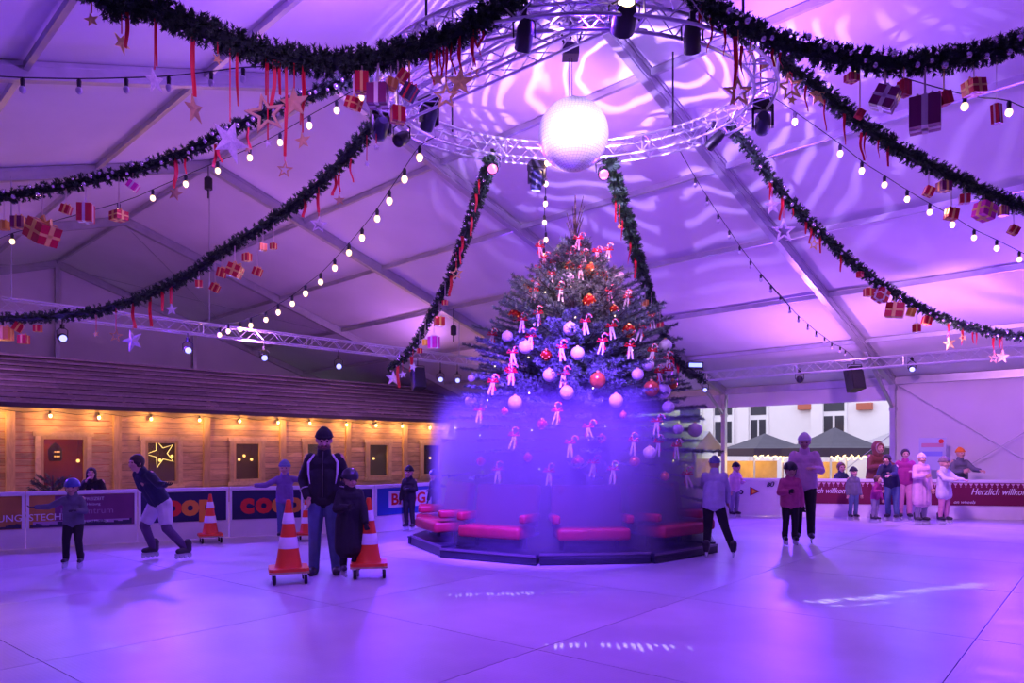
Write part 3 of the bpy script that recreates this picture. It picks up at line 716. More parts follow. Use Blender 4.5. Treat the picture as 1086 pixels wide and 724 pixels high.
big = par_can('large warm glowing spotlight at the near top of the ring', p, (.9, 11.5, 3.6), LW, 'w', .25, r=.11)
MB().ball((.0, -.13, .08), .075, 12, 8).build('lamp_glow', LW, big)
lamp('lamp_light', 'SPOT', (0, .2, -.15), (1, .80, .62), 420, None, .75, .6, .05, big).rotation_euler = ((Vector(ballc)-p).to_track_quat('-Z', 'Y').to_euler())
mh('blue moving head lamp under the ring left of the mirror ball', onring(569, 184, False)[0], .25, LB, .3, 120, ck='b')
mh('dark moving head lamp at the left end of the ring', at(404, 128, 9.3), 1.2, LD, .4)
mh('dark moving head lamp at the right end of the ring', at(809, 122, 9.0), 1.35, LD, -.3)
mh('small dark moving head clamped left in the cross truss', at(455, 118, 9.6), .6, LD, .7)
# added spots without fixtures: ball lights and imitated ball ripples on the roof
lamp('added_ball_light', 'SPOT', ringp(PI*1.35)+Vector((0, 0, -.25)), (.62, .48, 1), 1100, ballc, .36, .4, .04)
lamp('added_ball_light', 'SPOT', ringp(PI*1.75)+Vector((0, 0, -.25)), (.62, .48, 1), 1100, ballc, .36, .4, .04)
def gobo(o, scale, dist, lo, hi, kind='WAVE', rot=0.):
    o.data.use_nodes = True; nt = o.data.node_tree; em = nt.nodes['Emission']; N = nt.nodes.new; K = nt.links.new
    tc = N('ShaderNodeTexCoord'); mp = N('ShaderNodeMapping'); K(tc.outputs['Normal'], mp.inputs[0]); mp.inputs['Rotation'].default_value = (0, 0, rot)
    wv = N('ShaderNodeTexWave'); wv.wave_type = 'BANDS'; wv.bands_direction = 'Y'; wv.inputs['Scale'].default_value = scale; wv.inputs['Distortion'].default_value = dist; wv.inputs['Detail'].default_value = 2; K(mp.outputs[0], wv.inputs['Vector'])
    r = N('ShaderNodeMapRange'); r.inputs[1].default_value = .55; r.inputs[2].default_value = 1; r.inputs[3].default_value = lo; r.inputs[4].default_value = hi; K(wv.outputs['Fac'], r.inputs[0]); K(r.outputs[0], em.inputs['Strength'])

g1 = lamp('added_ripple_light', 'SPOT', RC+Vector((-.2, .3, -.9)), (.46, .28, 1), 900, RC+Vector((1.2, 2.6, 2.2)), 2.2, .7, .01)  # added light that imitates wavy mirror-ball reflections on the roof
def rings(o, scale, dist, lo, hi):
    o.data.use_nodes = True; nt = o.data.node_tree; em = nt.nodes['Emission']; N = nt.nodes.new; K = nt.links.new
    tc = N('ShaderNodeTexCoord'); sp = N('ShaderNodeSeparateXYZ'); K(tc.outputs['Normal'], sp.inputs[0])
    nz = N('ShaderNodeTexNoise'); nz.inputs['Scale'].default_value = 2.2; nz.inputs['Detail'].default_value = 2; K(tc.outputs['Normal'], nz.inputs['Vector'])
    a = N('ShaderNodeMath'); a.operation = 'MULTIPLY_ADD'; a.inputs[1].default_value = dist; K(nz.outputs['Fac'], a.inputs[0]); K(sp.outputs['Z'], a.inputs[2])
    m = N('ShaderNodeMath'); m.operation = 'MULTIPLY'; m.inputs[1].default_value = scale; K(a.outputs[0], m.inputs[0])
    s_ = N('ShaderNodeMath'); s_.operation = 'SINE'; K(m.outputs[0], s_.inputs[0])
    r = N('ShaderNodeMapRange'); r.inputs[1].default_value = .1; r.inputs[2].default_value = 1; r.inputs[3].default_value = lo; r.inputs[4].default_value = hi; K(s_.outputs[0], r.inputs[0]); K(r.outputs[0], em.inputs['Strength'])
rings(g1, 165, .22, .2, 2.6)
# added spots under the mirror ball, imitating its sparkle strips on the rink
def sparkle(a, b, wd, power):
    src = ballc+Vector((0, 0, -.5)); A = Vector((*a, 0)); B = Vector((*b, 0)); mid = (A+B)/2; d = (mid-src).normalized(); x = (B-A).normalized(); x = (x-d*x.dot(d)).normalized()
    y = (-d).cross(x); R = Matrix((x, y, -d)).transposed().to_4x4(); ln_ = (B-A).length; dist = (mid-src).length
    o = lamp('added_sparkle_light', 'SPOT', src, (.75, .75, 1), power, None, 2*math.atan(ln_*.5/dist), .5, .004)
    o.matrix_world = Matrix.Translation(src) @ R; o.scale = (1, wd/ln_*1.6, 1)
    o.data.use_nodes = True; nt = o.data.node_tree; em = nt.nodes['Emission']; N = nt.nodes.new; K = nt.links.new
    tc = N('ShaderNodeTexCoord'); v = N('ShaderNodeTexVoronoi'); v.inputs['Scale'].default_value = 95; v.inputs['Randomness'].default_value = .35; K(tc.outputs['Normal'], v.inputs['Vector'])
    r = N('ShaderNodeMapRange'); r.inputs[1].default_value = .22; r.inputs[2].default_value = .34; r.inputs[3].default_value = 5; r.inputs[4].default_value = .0; K(v.outputs['Distance'], r.inputs[0]); K(r.outputs[0], em.inputs['Strength'])
def fl_(px, py): Y = EYE*F/(py-HY); return ((px-CX)/F*Y, Y)
sparkle(fl_(825, 642), fl_(1000, 630), .30, 500); sparkle(fl_(920, 634), fl_(1090, 616), .30, 500); sparkle(fl_(410, 634), fl_(640, 628), .22, 160)
sparkle(fl_(545, 685), fl_(765, 688), .16, 260); sparkle(fl_(80, 684), fl_(155, 690), .16, 200); sparkle(fl_(965, 564), fl_(1020, 567), .6, 400)
# ================================================================== GARLANDS
def spline(pts, n=12):
    out = []; P = [np.array(p, float) for p in pts]
    for i in range(len(P)-1):
        a = P[max(i-1, 0)]; b = P[i]; c = P[i+1]; d = P[min(i+2, len(P)-1)]
        for k in range(n):
            t = k/n; out.append(.5*((2*b)+(c-a)*t+(2*a-5*b+4*c-d)*t*t+(3*b-a-3*c+d)*t**3))
    out.append(P[-1]); return out
GAR = {}
def garland(key, label, pts, rad=.115, balls=0, dens=60, tone=None, warm=False):
    P = spline([tuple(at(*p)) for p in pts], 14)
    cum = [0.]
    for i in range(len(P)-1): cum.append(cum[-1]+np.linalg.norm(P[i+1]-P[i]))
    ln = cum[-1]
    def pt(s):
        i = min(max(np.searchsorted(cum, s)-1, 0), len(P)-2); t = (s-cum[i])/(cum[i+1]-cum[i]+1e-9); d = P[i+1]-P[i]
        return P[i]+d*t, d/(np.linalg.norm(d)+1e-9)
    root = thing('fir_garland', label, 'garland', (0, 0, 0), 0)
    MB().path([Vector(p) for p in P[::3]], rad*.5, 6).build('core', mat('garland_core', (.015, .035, .02), .9), root)
    cs = []; ds = []; rd = []
    for s in np.arange(0, ln, .55/dens):
        p, d = pt(s); r = rs.normal(size=3); r -= d*r.dot(d); r /= np.linalg.norm(r)
        tw = r*.9+d*rs.uniform(-.4, .8); tw /= np.linalg.norm(tw)
        for f in (.3, .5, .7, .9): cs.append(p+tw*rad*f); ds.append(tw); rd.append(rad*.3)
    o = link('fir_twigs', tri_mesh('fir_twigs', needles(cs, ds, rd, 9, rad*.36, .015, rs), tone or M_fir), root); o['kind'] = 'stuff'
    if balls:
        me = MB().ball((0, 0, 0), .026, 10, 7).mesh('ball', M_silver)
        for s in np.arange(.1, ln-.1, balls):
            p, d = pt(s+rs.uniform(-.05, .05)); r = np.array((rs.uniform(-.6, .6), -1, rs.uniform(-1.0, .7))); r -= d*r.dot(d); r /= np.linalg.norm(r)
            sc = rs.uniform(.8, 1.35); b = link('ball', me, root, tuple(p+r*rad*.95)); b.scale = (sc,)*3
    GAR[key] = (P, rad); return root
garland('G1', 'thick dark fir garland across the top left, without balls', [(40, -70, 6.1), (110, 0, 6.3), (155, 8, 6.35), (200, 25, 6.4), (250, 46, 6.5), (300, 60, 6.6), (350, 66, 6.7), (400, 62, 6.7), (440, 52, 6.8), (490, 32, 6.8), (530, 8, 6.8), (560, -14, 6.75)], .128, 0, 130)
garland('G2', 'fir garland with silver balls sagging from the left edge', [(-60, 222, 10.5), (0, 210, 10.5), (60, 199, 10.4), (140, 181, 10.2), (200, 160, 10), (260, 130, 9.8), (310, 108, 9.6), (350, 92, 9.4), (385, 82, 9.2), (420, 92, 9.1)], .105, .14)
garland('G3', 'lowest left fir garland ending along the left lattice truss', [(-40, 337, 13.2), (0, 338, 13.2), (50, 336, 13), (100, 330, 12.8), (150, 315, 12.4), (200, 292, 12), (240, 264, 11.5), (290, 233, 11), (330, 203, 10.4), (370, 163, 9.8), (398, 128, 9.3)], .11, 0)
garland('G4', 'steep fir garland falling left of the tree from the ring', [(522, 166, 10.9), (510, 202, 12), (490, 260, 14), (470, 310, 15.5), (450, 348, 16.8), (430, 378, 17.8), (412, 392, 18.2)], .115, .22)
garland('G5', 'steep fir garland falling behind the right of the tree', [(646, 170, 11), (655, 200, 11.5), (667, 240, 12.5), (680, 285, 14), (692, 325, 15.5), (705, 358, 16.6), (722, 388, 17.5), (746, 402, 18)], .13, 0, 70)
garland('G6', 'fir garland with balls running down to the right edge', [(772, 130, 10.3), (800, 165, 10.8), (830, 205, 11.3), (870, 247, 12), (910, 283, 12.7), (950, 312, 13.3), (1000, 338, 14), (1040, 350, 14.3), (1086, 357, 14.5), (1150, 356, 14.5)], .105, .20)
garland('G7', 'plain green fir garland in the middle of the right side', [(822, 62, 8.6), (845, 78, 8.8), (870, 97, 9), (900, 120, 9.2), (930, 143, 9.4), (960, 162, 9.6), (1000, 182, 9.9), (1050, 206, 10.2), (1086, 220, 10.4), (1150, 240, 10.6)], .115, 0, 70)
garland('G8', 'thick fir garland with silver balls across the top right', [(722, -20, 7), (745, 0, 6.9), (780, 24, 6.8), (820, 42, 6.7), (870, 57, 6.7), (920, 65, 6.7), (980, 66, 6.7), (1030, 59, 6.8), (1086, 44, 6.9), (1150, 20, 7)], .118, .13, 100)
GN = {'G1': 'thick top left garland', 'G2': 'balled left garland', 'G3': 'lowest left garland', 'G4': 'garland left of tree', 'G5': 'garland right of tree', 'G6': 'lowest right garland', 'G7': 'plain middle right garland', 'G8': 'thick top right garland'}
def hang_at(key, px, py):
    P, rad = GAR[key]; best = None
    for p in P:
        s = proj(p); e_ = abs(s[0]-px)+(.6*abs(s[1]-py+25) if key in ('G4', 'G5') else 0)
        if best is None or e_ < best[0]: best = (e_, p)
    p = best[1]; Y = float(p[1])-.02
    q = at(px, py, Y); zt = float(p[2])
    if key in ('G4', 'G5'): zt = max(zt, q.z+.12)
    return q, zt
M_starg = mat('gold_star', (.98, .70, .22), .5, .1, noise=.2, nscale=30)
M_stars = mat('silver_star', (.85, .76, .86), .45, .1, noise=.2, nscale=50)
M_starw = mat('wood_star', (.66, .42, .20), .65, noise=.25, nscale=12)
M_gred = mat('gift_red', (.62, .012, .03), .28, .2, coat=.5); M_gpur = mat('gift_purple', (.22, .008, .10), .28, .2, coat=.4); M_gmag = mat('gift_magenta', (.78, .03, .35), .3, .2)
M_ggold = mat('gift_gold', (.80, .35, .06), .28, .5); M_gdark = mat('gift_dark', (.04, .02, .06), .4); M_satin = mat('pale_ribbon', (.78, .66, .60), .35, .2)
def star_out(r, k=.42, n=5): return [((r if i % 2 == 0 else r*k)*math.cos(PI/2+i*PI/n), (r if i % 2 == 0 else r*k)*math.sin(PI/2+i*PI/n)) for i in range(2*n)]
def star_mesh(r, outline, m, th=.018):
    mb = MB(); out = star_out(r); n = 10
    if not outline:                                    # faceted solid star
        vs = [(x, -th*.2, y) for x, y in out]+[(x, th*.2, y) for x, y in out]+[(0, -th, 0), (0, th, 0)]
        fs = [(i, (i+1) % n, 20) for i in range(n)]+[((i+1) % n+n, i+n, 21) for i in range(n)]+[(i, i+n, (i+1) % n+n, (i+1) % n) for i in range(n)]
        mb.add(vs, fs)
    else:
        inn = star_out(r*.66, .40); vs = []
        for y in (-th/2, th/2): vs += [(a, y, b) for a, b in out]+[(a, y, b) for a, b in inn]
        fs = []
        for i in range(n):
            j = (i+1) % n; fs += [(i, j, j+n, i+n), (i+2*n, i+3*n, j+3*n, j+2*n), (i, i+2*n, j+2*n, j), (i+n, j+n, j+3*n, i+3*n)]
        mb.add(vs, fs)
    return mb.mesh('star', m, False)
def ribbon_mb(h, wd, tw=1.2, n=10, curl=.03):
    mb = MB(); vs = []
    for i in range(n+1):
        t = i/n; z = -h*t; a = tw*t; x = curl*math.sin(t*5)*t
        for s in (-1, 1): vs.append((x+s*wd/2*math.cos(a), s*wd/2*math.sin(a), z))
        for s in (-1, 1): vs.append((x+s*wd/2*math.cos(a), s*wd/2*math.sin(a)+.002, z))
    fs = []
    for i in range(n):
        b = i*4; c = b+4; fs += [(b, b+1, c+1, c), (b+2, c+2, c+3, b+3), (b, c, c+2, b+2), (b+1, b+3, c+3, c+1)]
    return mb.add(vs, fs)
ORN = []     # (garland key, kind, px, py, size px, extra)
def S(k, px, py, s, o=0, m='g', rib='r', yaw=None): ORN.append((k, 'star', px, py, s, (o, m, rib, yaw)))
def Gf(k, px, py, s, m='r', b='g', h=1., tilt=0.): ORN.append((k, 'gift', px, py, s, (m, b, h, tilt)))
def R(k, px, y0, y1, wd=3): ORN.append((k, 'ribbon', px, y1, wd, (y0,)))
S('G1', 97, 21, 15, m='g'); S('G1', 129, 46, 22, m='g', yaw=1.3); S('G1', 164, 86, 26, m='s', yaw=1.2); S('G1', 206, 116, 30, m='w', yaw=1.35)
S('G1', 231, 63, 12, yaw=.9); S('G1', 244, 150, 44, m='s', yaw=1.0); S('G1', 282, 121, 42, 1, 'w'); S('G1', 312, 109, 33, m='w'); S('G1', 284, 152, 9, m='s')
S('G1', 321, 149, 18, m='w'); S('G1', 464, 84, 16, m='w'); S('G1', 473, 102, 29, 1, 'g'); S('G1', 488, 87, 30, m='g'); S('G1', 502, 78, 16, 1, 'g'); S('G1', 509, 62, 9, m='s', yaw=.9)
for px, a, b, wd in ((134, 12, 50, 4), (204, 30, 102, 4), (251, 55, 112, 3), (290, 60, 115, 4), (303, 70, 165, 3), (321, 75, 132, 4), (457, 55, 90, 2.5), (463, 52, 80, 2), (467, 50, 78, 2), (470, 48, 82, 2), (474, 45, 80, 2), (479, 45, 78, 2), (487, 40, 78, 2.5), (501, 35, 70, 3), (506, 30, 60, 2.5), (511, 25, 50, 2.5), (165, 20, 70, 2), (296, 60, 100, 3)): R('G1', px, a, b, wd)
Gf('G1', 384, 88, 14, 'r', 'g', 1.45); Gf('G1', 401, 102, 21, 'p', 's', 1.0); Gf('G1', 375, 110, 14, 'r', 'g', .8, .4); Gf('G1', 415, 89, 11, 'o', 'g', .9, .2); Gf('G1', 427, 81, 11, 'r', 'g', 1, .5); Gf('G1', 434, 98, 13, 'd', 'r', 1.2, .6); Gf('G1', 422, 122, 14, 'r', 'g', 1.1)
Gf('G2', 4, 239, 9, 'o', 'g'); Gf('G2', 20, 236, 12, 'p', 'g'); Gf('G2', 45, 246, 26, 'r', 'g', .8, .5); Gf('G2', 70, 222, 9, 'r', 'g', 1, .3); Gf('G2', 91, 226, 14, 'r', 's', 1.35); Gf('G2', 126, 229, 15, 'r', 'g', .6); Gf('G2', 141, 197, 10, 'm', 's', .8, .6)
S('G2', 186, 205, 16, m='w'); S('G2', 302, 180, 18, 1, 'w'); S('G2', 263, 158, 9, m='w')
for px, a, b, wd in ((186, 170, 199, 4), (228, 153, 177, 3), (232, 152, 172, 3), (196, 168, 184, 2), (263, 135, 158, 2.5)): R('G2', px, a, b, wd)
Gf('G3', 249, 287, 14, 'r', 'g', .9, .4); Gf('G3', 235, 289, 8, 'r', 'g', 1.2, .3); Gf('G3', 211, 301, 7); Gf('G3', 228, 305, 8, tilt=.5); Gf('G3', 262, 273, 8); Gf('G3', 273, 288, 8, tilt=.4); Gf('G3', 279, 262, 7, 'o'); Gf('G3', 290, 261, 6)
S('G3', 182, 328, 13, m='s'); S('G3', 141, 361, 24, m='s'); S('G3', 123, 356, 14, 1, 'w'); S('G3', 102, 354, 7, m='g')
Gf('G3', 5, 354, 13, 'o', 'g'); Gf('G3', 19, 347, 9, 'r', 'g', 1, .5); Gf('G3', 25, 360, 9); Gf('G3', 40, 348, 7)
S('G3', 338, 238, 18, 1, 's'); S('G3', 360, 212, 12, m='w'); S('G3', 399, 156, 8, m='s'); S('G3', 389, 174, 7, m='s', yaw=.8)
for px, a, b, wd in ((159, 315, 346, 3), (172, 308, 330, 3), (181, 302, 322, 3), (141, 322, 348, 3), (323, 210, 230, 3), (337, 205, 225, 3), (355, 185, 207, 3), (359, 185, 203, 2), (372, 168, 193, 2)): R('G3', px, a, b, wd)
S('G4', 484, 290, 14, 1, 'g'); S('G4', 417, 401, 16, m='s'); S('G4', 438, 389, 10, m='s'); S('G4', 427, 397, 9, m='s')
Gf('G4', 466, 341, 10, 'r', 'g', .9); Gf('G4', 460, 363, 10, 'm', 's', 1.2); Gf('G4', 472, 321, 5); Gf('G4', 451, 363, 6, 'o'); Gf('G4', 445, 372, 5)
for px, a, b, wd in ((422, 385, 411, 3), (436, 378, 394, 3), (505, 205, 225, 3), (500, 225, 250, 3), (490, 250, 272, 3), (488, 262, 280, 2), (478, 290, 314, 3), (508, 190, 206, 2)): R('G4', px, a, b, wd)
Gf('G5', 684, 321, 6, 'o'); Gf('G5', 691, 334, 7, 'o', 'g'); Gf('G5', 700, 345, 7); S('G5', 657, 240, 6, m='g')
for px, a, b, wd in ((660, 221, 255, 2.5), (668, 248, 280, 2.5), (674, 271, 295, 3), (653, 205, 235, 2), (719, 380, 405, 3), (714, 372, 400, 2.5)): R('G5', px, a, b, wd)
S('G6', 819, 218, 20, m='s'); S('G6', 831, 245, 26, 1, 's'); S('G6', 863, 259, 13, 1, 'g'); S('G6', 1007, 364, 15, m='g'); S('G6', 1063, 378, 15, m='g'); S('G6', 1021, 358, 8, 1, 'g'); S('G6', 1054, 380, 11, 1, 'w')
Gf('G6', 921, 310, 8); Gf('G6', 934, 313, 13, 'r', 's', .9, .4); Gf('G6', 949, 329, 17, 'r', 'g', .85, .15); Gf('G6', 966, 331, 8, 'o', 'g', 1, .3); Gf('G6', 972, 348, 8); Gf('G6', 983, 340, 8, tilt=.3); Gf('G6', 912, 291, 6, 'r', 'r')
for px, a, b, wd in ((817, 192, 212, 3), (829, 205, 233, 3), (855, 233, 248, 3), (860, 238, 258, 3), (870, 246, 268, 2.5), (892, 268, 288, 3), (1006, 342, 358, 3), (1021, 350, 366, 3), (1032, 352, 364, 2), (1036, 352, 366, 2), (1054, 358, 376, 3), (1061, 358, 374, 3), (841, 220, 234, 2)): R('G6', px, a, b, wd)
S('G7', 838, 92, 30, 1, 'g'); S('G7', 840, 106, 11, m='g'); S('G7', 867, 101, 23, m='g'); S('G7', 811, 69, 14, m='g')
for px, a, b, wd in ((807, 50, 97, 2.5), (836, 78, 92, 3), (855, 90, 118, 2.5), (875, 105, 138, 2), (896, 120, 153, 3), (914, 140, 170, 3), (918, 140, 176, 2.5), (932, 148, 168, 2), (942, 154, 176, 3)): R('G7', px, a, b, wd)
Gf('G7', 985, 203, 9, tilt=.4); Gf('G7', 1001, 198, 12, 'p', 'g', .8); Gf('G7', 1009, 227, 11, 'r', 'g', 1, .2); Gf('G7', 1023, 211, 10, 'r', 's', .9); Gf('G7', 1044, 224, 17, 'm', 'g', .9, .3); Gf('G7', 1064, 224, 9, 'p', 'g', 1.1); Gf('G7', 1075, 244, 9, 'r', 'g', .9, .5)
Gf('G8', 981, 121, 29, 'p', 's', 1.1); Gf('G8', 939, 105, 23, 'p', 's', .9, .5); Gf('G8', 959, 94, 11, 'r', 'r', 1.4); Gf('G8', 1001, 105, 13, 'r', 'r', 1, -.3); Gf('G8', 1033, 93, 18, 'r', 'g', .8, -.15); Gf('G8', 1057, 121, 9, 'r', 's', 2.2, -.1); Gf('G8', 903, 83, 12, 'r', 'g', .6); Gf('G8', 912, 121, 8, 'r', 'r', 1, .5)
S('G8', 783, 98, 32, 1, 'g', rib='n'); S('G8', 744, 29, 10, m='g'); S('G8', 796, 55, 9, 1, 'g')
for px, a, b, wd in ((754, 18, 55, 2.5), (769, 30, 62, 3), (780, 38, 110, 5), (787, 48, 90, 4), (820, 50, 70, 3), (828, 55, 72, 2.5), (742, 8, 26, 3)): R('G8', px, a, b, wd)
MG = {'r': M_gred, 'p': M_gpur, 'm': M_gmag, 'o': M_ggold, 'd': M_gdark}; BN = {'g': M_gold, 's': M_satin, 'r': M_red}
NG = {'r': 'red', 'p': 'dark purple', 'm': 'magenta', 'o': 'gold-orange', 'd': 'black'}; NB = {'g': 'gold', 's': 'silver', 'r': 'red'}
NS = {'g': 'gold', 's': 'silver', 'w': 'brown wooden'}; MS = {'g': M_starg, 's': M_stars, 'w': M_starw}
ORN.sort(key=lambda o: o[2]); cnt = {}; tot = {}
for k, kind, px, py, s, ex_ in ORN: tot[(k, kind)] = tot.get((k, kind), 0)+1
rn = random.Random(11)
for k, kind, px, py, s, ex_ in ORN:
    c = (k, kind); cnt[c] = cnt.get(c, 0)+1; o_ = ORD[cnt[c]-1]
    if kind == 'star':
        o, m, rib, yaw = ex_; p, zt = hang_at(k, px, py); r = s/2*p.y/F*1.05
        t = thing('star_ornament', '%s %s star, %s star from left on %s' % ('outlined' if o else 'solid', NS[m], o_, GN[k]), 'star', p, yaw if yaw is not None else rn.uniform(-.25, .25), 'stars hanging from the garlands')
        st_ = link('star', star_mesh(r, o, MS[m], max(.012, r*.14)), t); st_.rotation_euler = (0, rn.uniform(-.3, .3), 0)
        h = max(zt-p.z-r*.9, .04); mb = MB(); mb.tube((0, 0, r*.9), (0, 0, r*.9+h), .005, n=4)
        if rib == 'r': mb = MB(); mb.tube((0, 0, r*.9), (0, 0, r*.9+h), .007, n=4); mb.build('hanging_ribbon', M_red, t)
        else: mb.build('thread', M_gold, t)
    elif kind == 'gift':
        m, b, hh, tilt = ex_; p, zt = hang_at(k, px, py); a = s*p.y/F; h = a*hh
        t = thing('gift_ornament', '%s gift with %s band, %s gift from left on %s' % (NG[m], NB[b], o_, GN[k]), 'gift', p, rn.uniform(-.6, .6), 'small presents hanging from the garlands')
        bx = MB().box((0, 0, 0), (a, a*.85, h)).build('box', MG[m], t, False); bx.rotation_euler = (0, tilt, 0)
        mb = MB(); mb.box((0, 0, 0), (a*.2, a*.89, h*1.03)); mb.box((0, 0, 0), (a*1.03, a*.2, h*1.03))
        if s > 12: mb.box((0, 0, 0), (a*1.03, a*.89, h*.14)) if hh < .95 else None
        bb = mb.build('ribbon_band', BN[b], t, False); bb.rotation_euler = (0, tilt, 0)
        if s >= 8:
            mb = MB()
            for sx in (-1, 1): mb.path([(0, 0, h/2), (sx*a*.25, 0, h/2+a*.22), (sx*a*.36, 0, h/2+a*.06), (0, 0, h/2)], a*.055, 5)
            bb = mb.build('bow', BN[b], t); bb.rotation_euler = (0, tilt, 0)
        H_ = max(zt-p.z-h/2, .04); mb = ribbon_mb(H_, .018 if s > 10 else .012, .4, 5, .0); mb.build('hanging_ribbon', M_satin if b != 'r' else M_gold, t, loc=(0, 0, h/2+H_))
    else:
        y0 = ex_[0]; p, zt = hang_at(k, px, py); q = at(px, y0, p.y); h = max(q.z-p.z, .05)
        t = ribbon_mb(h, s*p.y/F, rn.uniform(.3, 1.4), 10, rn.uniform(-.04, .04)).build('red_ribbon', M_red, None, loc=(p.x, p.y+.01, q.z))
        tag(t, 'loose red ribbon strand, %s strand from left on %s' % (o_, GN[k]), 'ribbon', 'red ribbons hanging from the garlands')

# ================================================================== FESTOON STRINGS
M_bw = mat('festoon_lit', (1, .8, .5), .4, emit=(1, .68, .30), es=2.1)
lit_me = MB().ball((0, 0, 0), .034, 10, 7, (1, 1, 1.2)).mesh('bulb', M_bw); dim_me = MB().ball((0, 0, 0), .03, 10, 7, (1, 1, 1.25)).mesh('bulb', M_bulbx); soc_me = MB().lathe([(.018, 0), (.022, .06), (.012, .085)], 8).mesh('socket', M_black)
def festoon(label, pts, lit, size=1., ends=(None, None), glow=0):
    t = thing('light_string', label, 'string lights', (0, 0, 0))
    P = [at(*p) for p in pts]; c = []
    if ends[0]: c.append(at(*ends[0]))
    for i, p in enumerate(P):
        b = link('bulb', lit_me if lit else dim_me, t, p); b.scale = (size,)*3
        s_ = link('socket', soc_me, t, p+Vector((0, 0, .03*size))); s_.scale = (size,)*3
        c.append(p+Vector((0, 0, .115*size)))
        if glow and i % 2 == 0: lamp('bulb_light', 'POINT', p-Vector((0, 0, .06)), (1, .6, .3), glow, radius=.05, parent=t)
    if ends[1]: c.append(at(*ends[1]))
    MB().path([Vector(q) for q in spline(c, 3)], .007, 4).build('cord', M_black, t)
def zz(pts, Y0, Y1): n = len(pts); return [(x, y, Y0+(Y1-Y0)*i/(n-1)) for i, (x, y) in enumerate(pts)]
festoon('unlit festoon string with clear bulbs at the top left', zz([(-15, 93), (24, 95), (84, 96), (134, 95), (179, 93), (224, 88), (258, 84)], 7.6, 7.8), False, 1.1, ((-40, 82, 7.5), (300, 70, 7.9)))
festoon('lit festoon string falling from the ring to the left truss', zz([(445, 167), (429, 190), (413, 213), (400, 232), (384, 252), (370, 268), (355, 284), (340, 299), (324, 311), (310, 322), (295, 331), (282, 339), (266, 345), (255, 349), (242, 351), (233, 355)], 9.8, 16), True, 1.35, ((462, 145, 9.6), (228, 350, 16)), 3)
festoon('lit bulb string hanging straight down behind the tree top', zz([(579.5, 173), (579, 195), (578.5, 216), (577.5, 236), (579, 254), (577, 271)], 11.2, 12.6), True, 1.1, ((579, 160, 11.2), (577, 290, 12.7)), 3)
F4P = [(715, 60), (760, 130), (803, 197), (845, 258), (885, 317), (927, 372), (967, 423), (1005, 465), (1042, 505), (1077, 545)]
festoon('unlit string of small bulbs from the ring to the right truss', zz([(540+a/3.62, 180+b/3.62) for a, b in F4P]+[(786+a/3.62, 180+b/3.62) for a, b in ((75, 422), (113, 465), (150, 508), (186, 545), (220, 580), (256, 610), (288, 638), (320, 660), (348, 683), (380, 697), (400, 710))], 11.2, 18.3), False, 1.0, ((720, 158, 10.9), (905, 378, 18.6)))
festoon('lit festoon string crossing the right half below the plain garland', zz([(843, 129), (891, 163), (914, 181), (938, 196), (962, 211), (986, 225), (1010, 238), (1033, 252), (1057, 263), (1081, 275), (1105, 287)], 9.6, 12), True, 1.15, ((815, 100, 9.3), (1130, 296, 12.2)), 3)
festoon('lit festoon string behind the presents at the top right', zz([(906, 80), (1023, 113), (1070, 119)], 7.4, 8), True, 1.1, ((830, 40, 7), (1110, 128, 8.2)), 3)
festoon('lit festoon string rising behind the balled left garland', zz([(-12, 270), (13, 256), (126, 224), (162, 210), (197, 195), (231, 181), (265, 167), (297, 151), (328, 133), (357, 117), (383, 103)], 12.4, 9.6), True, 1.2, ((-40, 280, 12.7), (405, 90, 9.4)), 3)
